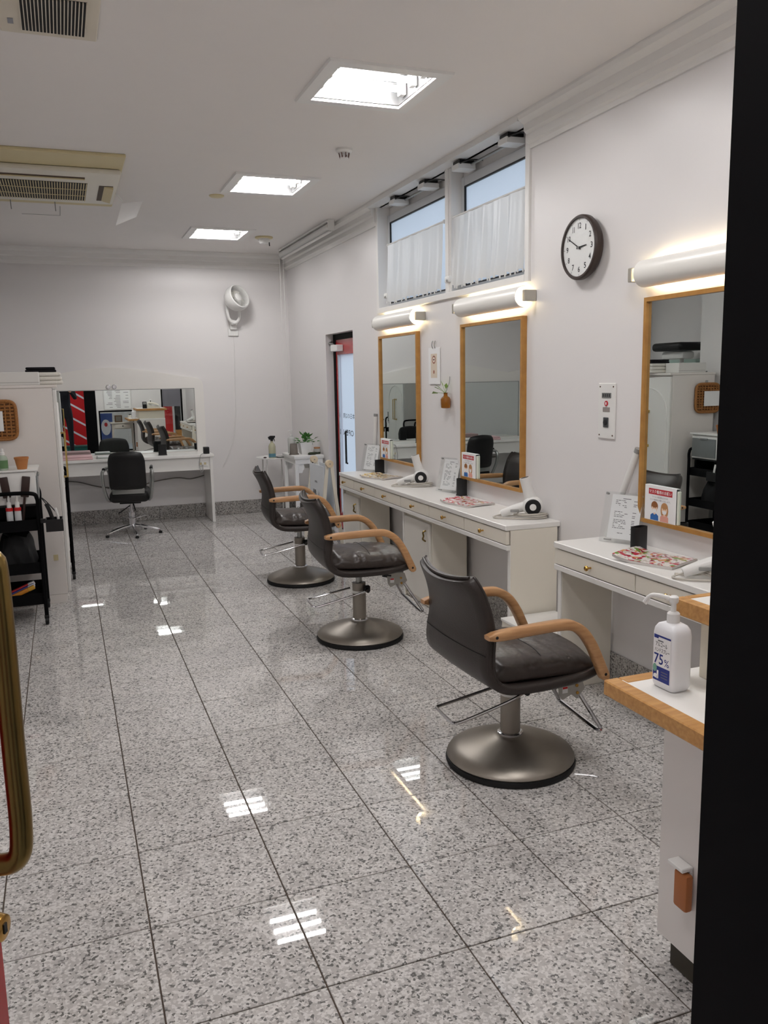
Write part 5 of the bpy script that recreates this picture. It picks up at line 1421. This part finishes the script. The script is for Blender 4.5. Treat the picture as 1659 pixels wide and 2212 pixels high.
MB().box(-.20, .20, -.13, .13, .55, .6595).build('table_apron', M('table_grey', (196, 190, 180)), ct, smooth=False)
dr = MB().box(-.15, .15, .1305, .142, .565, .645, .002, 1).build('drawer', M('table_grey2', (206, 200, 190), .5), ct)
MB().box(-.012, .012, .142, .155, .60, .62).build('knob', blackplas, dr, smooth=False)
for sx in (-1, 1):
    for sy in (-1, 1): MB().prism([(sx*.19-.018, .655), (sx*.19+.018, .655), (sx*.2+.012, .0005), (sx*.2-.012, .0005)], sy*.11-.016, sy*.11+.016, 'Y').build('leg', M('table_grey', (196, 190, 180)), ct)
pf = thing('photo_frame', 'brown framed picture standing on console table', 'picture frame', (1.03, .62, .6852))
MB().box(-.075, .075, -.008, .008, .0, .14, .003, 1).build('frame_border', M('dark_walnut', (92, 68, 46), .5, var=.08), pf)
plate(pf, 'frame_picture', M('grey_picture', (110, 106, 98), .6, var=.3, vscale=30), (0, .0083, .07), (-1, 0, 0), (0, 0, 1), .10, .095)
vc = thing('ivory_canister', 'ivory canister on the console table', 'canister', (1.26, .62, .6852))
MB().lathe([(.04, 0), (.045, .005), (.045, .12), (.035, .13), (.015, .14)], 18).build('canister_body', creamlam, vc)
MB().lathe([(.02, .14), (.02, .155), (.001, .157)], 14).build('canister_lid', blackplas, vc)
wc = thing('wooden_crate', 'small wooden crate on low white stool near counter end', 'crate', (2.17, 1.60, .3905))
MB().box(-.11, .11, -.09, .09, .0, .014).build('crate_floor', edgewood, wc, smooth=False)
for k in range(3):
    z = .016+k*.045
    for y in (-.1, .09): MB().box(-.12, .12, y, y+.01, z, z+.04).build('crate_slat', edgewood, wc, smooth=False)
    for x in (-.12, .11): MB().box(x, x+.01, -.09, .09, z, z+.04).build('crate_slat', edgewood, wc, smooth=False)
sl = thing('low_stool', 'low white stool under the wooden crate', 'stool', (2.17, 1.60, 0))
MB().box(-.15, .15, -.14, .14, .365, .39, .004, 1).build('stool_top', whitelam, sl)
for sx in (-1, 1):
    for sy in (-1, 1): MB().box(sx*.125-.014, sx*.125+.014, sy*.115-.014, sy*.115+.014, .0005, .3645).build('leg', whitelam, sl, smooth=False)

# entrance door leaf, ajar at the left edge
ang = math.atan2(1.05-.43, -.137-(-.44))
dl = thing('entrance_door', 'red entrance door standing ajar at the left edge', 'door', (-.44, .43, 0), ang)
LW = math.hypot(1.05-.43, -.137+.44)
MB().box(0, .09, -.02, .02, .02, 2.2, .002, 1).build('hinge_stile', redgloss, dl)
MB().box(LW-.09, LW, -.02, .02, .02, 2.2, .002, 1).build('lock_stile', redgloss, dl)
MB().box(.09, LW-.09, -.02, .02, .02, .26, .002, 1).build('bottom_rail', redgloss, dl)
MB().box(.09, LW-.09, -.02, .02, 2.08, 2.2, .002, 1).build('top_rail', redgloss, dl)
MB().box(.09, LW-.09, -.004, .004, .26, 2.08).build('pane', glassm, dl, smooth=False)
xh = LW-.045
MB().tube(curve_pts([(xh, -.02, 1.325), (xh, -.055, 1.325), (xh, -.078, 1.315), (xh, -.085, 1.285), (xh, -.085, 1.1), (xh, -.085, 1.0), (xh, -.078, .965), (xh, -.055, .955), (xh, -.02, .955)], 6), .0125, 14).build('pull_handle', agedbrass, dl)
lk = MB().lathe([(.019, -.02), (.019, -.032), (.015, -.05), (.013, -.051)], 24, c=(xh+.004, 0, .872), axis='Y').build('lock_cylinder', brass, dl)
MB().box(xh+.001, xh+.007, -.0525, -.0508, .866, .878).build('keyhole', blackplas, lk, smooth=False)

# outside
struct(MB().box(-4, 6, -5, YF, -.25, -.15).build('ground_outside', M('pavement', (150, 152, 154), .8, var=.08, vscale=3, bump=.2, bscale=60), smooth=False))
struct(MB().box(-.8, .9, .0, YF, -.15, -.06).build('door_step', M('step_stone', (120, 118, 114), .7, var=.08), smooth=False))
struct(MB().box(-4, 6, -5.2, -5, -.25, 5).build('wall_opposite', M('opposite_wall', (170, 166, 160), .8, var=.05), smooth=False))
bn = thing('red_banner_board', 'red advertising board with white diagonal stripes outside the entrance', 'sign', (.08, -1.35, -.15))
MB().box(-.36, .36, -.02, .02, .05, 2.1, .004, 1).build('banner_panel', redm, bn)
MB().box(-.38, .38, -.03, .019, .0005, .0495).build('banner_base', blackplas, bn, smooth=False)
wt = M('banner_white', (226, 222, 226), .6, var=.02)
plate(bn, 'white_band', wt, (0, .0212, .16), (-1, 0, 0), (0, 0, 1), .70, .055)
for k in range(5):
    z = .30+.30*k
    plate(bn, 'diagonal_stripe', wt, (0, .021, z), (-1, 0, 0), (0, 0, 1), 0, 0, poly=[(.35, .22), (-.35, -.22), (-.35, -.175), (.35, .265)])
plate(bn, 'white_oval', wt, (-.05, .0214, 1.62), (-1, 0, 0), (0, 0, 1), 0, 0, poly=ell(0, 0, .25, .16))
gx = thing('green_bin', 'low dark green box outside by the entrance', 'box', (.30, -1.02, -.15))
MB().box(-.30, .30, -.15, .15, .0005, .24, .01).build('bin_body', greenbox, gx)
MB().box(-.31, .31, -.16, .16, .2405, .28, .008).build('bin_lid', M('green_lid', (40, 84, 76), .5), gx)
bs = thing('blue_pavement_sign', 'blue sign with white round face standing outside window', 'sign', (.83, -.55, -.15))
MB().box(-.14, .14, -.015, .015, .2, .98, .006).build('sign_board', M('sign_blue', (56, 84, 150), .5, var=.03), bs)
plate(bs, 'white_face', paperm, (0, .016, .68), (-1, 0, 0), (0, 0, 1), 0, 0, poly=ell(0, 0, .10, .17))
plate(bs, 'red_mark', redm, (0, .0165, .74), (-1, 0, 0), (0, 0, 1), 0, 0, poly=ell(0, 0, .035, .045))
for x in (-.12, .105): MB().box(x, x+.015, -.012, .012, .0005, .2).build('sign_leg', blackplas, bs, smooth=False)
fl = thing('red_flag', 'red vertical flag standing outside the tall side window', 'flag', (2.08, -.35, -.15))
MB().cyl((-.16, 0, .001), (-.16, 0, 1.9), .012, 10).build('flag_pole', whiteplas, fl)
MB().lathe([(.12, .0005), (.12, .04), (.03, .06)], 16, c=(-.16, 0, 0)).build('flag_base', blackplas, fl)
MB().grid(lambda u, v: (-.148+.30*u, .015*math.sin(u*5+v*3), .3+1.5*v), 8, 12).build('flag_cloth', redm, fl)
bk = thing('black_post', 'black post standing outside the tall side window', 'post', (2.36, -.5, -.15))
MB().box(-.06, .06, -.06, .06, .0005, 2.6, .005).build('post_shaft', blackpaint, bk)
MB().box(-.09, .09, -.09, .09, .0006, .05, .005).build('post_foot', blackpaint, bk)

# person holding the phone at the entrance (seen in the back mirror)
def person():
    me = bpy.data.meshes.new('person'); o = bpy.data.objects.new('person', me); COL.objects.link(o)
    X, Y, G = .0, -.46, -.06
    J = {}; V = []; E_ = []; Rr = []
    def add(n, p, r, par=None):
        J[n] = len(V); V.append((X+p[0], Y+p[1], p[2])); Rr.append(r)
        if par is not None: E_.append((J[par], J[n]))
    add('pelvis', (0, 0, .90), (.155, .11))
    add('waist', (0, 0, 1.04), (.14, .10), 'pelvis'); add('chest', (0, .0, 1.24), (.165, .115), 'waist'); add('upper', (0, -.01, 1.37), (.13, .09), 'chest')
    add('neck', (0, .0, 1.46), (.052, .055), 'upper'); add('jaw', (0, .03, 1.53), (.062, .075), 'neck'); add('head', (0, .025, 1.61), (.076, .095), 'jaw'); add('crown', (0, .01, 1.69), (.055, .07), 'head')
    for s, n in ((-1, 'l'), (1, 'r')):
        add('hip'+n, (s*.095, 0, .84), (.095, .095), 'pelvis'); add('knee'+n, (s*.105, .02, .46-.03), (.06, .062), 'hip'+n); add('ank'+n, (s*.11, -.01, .04), (.042, .045), 'knee'+n)
        add('toe'+n, (s*.125, .14, -.02), (.042, .03), 'ank'+n)
        add('sho'+n, (s*.185, -.01, 1.385), (.06, .06), 'upper'); add('elb'+n, (s*.245, .13, 1.16), (.045, .045), 'sho'+n); add('wri'+n, (s*.095, .36, 1.40), (.028, .026), 'elb'+n)
        add('palm'+n, (s*.088, .415, 1.455), (.034, .018), 'wri'+n)
        for k, (dx, dz, l) in enumerate(((.0, .05, 1), (.0, .03, 1.06), (.0, .01, 1), (.0, -.012, .85))):
            add('f%d%s' % (k, n), (s*.092, .435, 1.455+dz), (.0095, .0095), 'palm'+n); add('g%d%s' % (k, n), (s*(.082), .442, 1.458+dz*1.15), (.008, .008), 'f%d%s' % (k, n))
            add('h%d%s' % (k, n), (s*(.062), .4435, 1.46+dz*1.2), (.007, .007), 'g%d%s' % (k, n))
        add('t0'+n, (s*.07, .415, 1.44), (.011, .011), 'palm'+n); add('t1'+n, (s*.045, .42, 1.455), (.009, .009), 't0'+n)
    me.from_pydata(V, E_, []); me.update()
    md = o.modifiers.new('skin', 'SKIN')
    for i, r in enumerate(Rr): me.skin_vertices[0].data[i].radius = r
    me.skin_vertices[0].data[0].use_root = True
    o.modifiers.new('sub', 'SUBSURF').levels = 1
    rm = o.modifiers.new('fuse', 'REMESH'); rm.mode = 'VOXEL'; rm.voxel_size = 0.0065
    bpy.context.view_layer.update()
    nm = bpy.data.meshes.new_from_object(o.evaluated_get(bpy.context.evaluated_depsgraph_get()))
    o.modifiers.clear(); o.data = nm
    cloth = M('dark_navy_clothes', (26, 26, 32), .85, var=.08); sk = M('skin', (206, 160, 132), .5, var=.03)
    nm.materials.clear(); nm.materials.append(cloth); nm.materials.append(sk)
    for p in nm.polygons:
        c = p.center
        if c.z > 1.475 and abs(c.x) < .09 and c.y < -.2: p.material_index = 1
        elif c.y > Y+.30: p.material_index = 1
    nm.shade_smooth()
    tag(o, 'person in dark clothes holding up a phone, reflected in back mirror', 'person')
    hr = MB().sphere((X, Y+.0, 1.645), .1, 20, 14, (.86, 1.02, .98))
    hv = [v for v in hr.v]
    hr.build('hair', M('black_hair', (24, 20, 18), .6, var=.1), o)
    f = MB()
    for s in (-1, 1): f.sphere((X+s*.03, Y+.108, 1.60), .009, 10, 8)
    f.build('eye', M('eye_dark', (30, 24, 22), .3), o)
    MB().prism([(Y+.10, 1.60), (Y+.135, 1.565), (Y+.10, 1.56)], X-.011, X+.011, 'X').build('nose', sk, o)
    MB().box(X-.022, X+.022, Y+.09, Y+.103, 1.532, 1.54, .003).build('mouth', M('lips', (150, 84, 78), .5), o)
    ph_ = thing('mobile_phone', 'dark mobile phone held up by the person', 'phone', (0, -.018, 1.42))
    MB().box(-.075, .075, -.004, .004, .0, .16 if False else .075, .003).build('phone_body', blackplas, ph_)
    MB().box(-.07, .07, -.0045, -.0041, .004, .071).build('phone_screen', M('screen_dark', (30, 34, 40), .1), ph_, smooth=False)
    return o
person()

# every separate piece its own object
SPLIT = {'lamp_holder', 'rod_bracket', 'arm_spacer', 'handset_cradle', 'piping', 'eye', 'wood_edge', 'gasket', 'mirror_edge_strip',
         'sash_frame', 'window_frame', 'window_casing', 'door_frame', 'door_leaf', 'mullion', 'height_lever', 'lever_pivot',
         'white_bracket', 'card', 'trim_ceiling_hatch', 'door_frame_entrance'}
def split_islands(o):
    me = o.data; n = len(me.vertices); par = list(range(n))
    def f(a):
        while par[a] != a: par[a] = par[par[a]]; a = par[a]
        return a
    for e in me.edges:
        a, b = f(e.vertices[0]), f(e.vertices[1])
        if a != b: par[a] = b
    isl = {}
    for p in me.polygons: isl.setdefault(f(p.vertices[0]), []).append(p)
    if len(isl) < 2: return
    first = True
    for root, polys in list(isl.items()):
        ids = sorted({v for p in polys for v in p.vertices}); mp = {v: i for i, v in enumerate(ids)}
        m2 = bpy.data.meshes.new(me.name); m2.from_pydata([me.vertices[v].co[:] for v in ids], [], [[mp[v] for v in p.vertices] for p in polys])
        for mt in me.materials: m2.materials.append(mt)
        if any(p.use_smooth for p in polys): m2.shade_smooth(); m2.set_sharp_from_angle(angle=math.radians(35))
        if first: keep = m2; first = False; continue
        c = bpy.data.objects.new(o.name.split('.')[0], m2); COL.objects.link(c)
        c.parent = o.parent; c.location = o.location; c.rotation_euler = o.rotation_euler
        if o.get('kind'): c['kind'] = o['kind']
    o.data = keep
for o in list(COL.objects):
    if o.type == 'MESH' and o.name.split('.')[0] in SPLIT: split_islands(o)
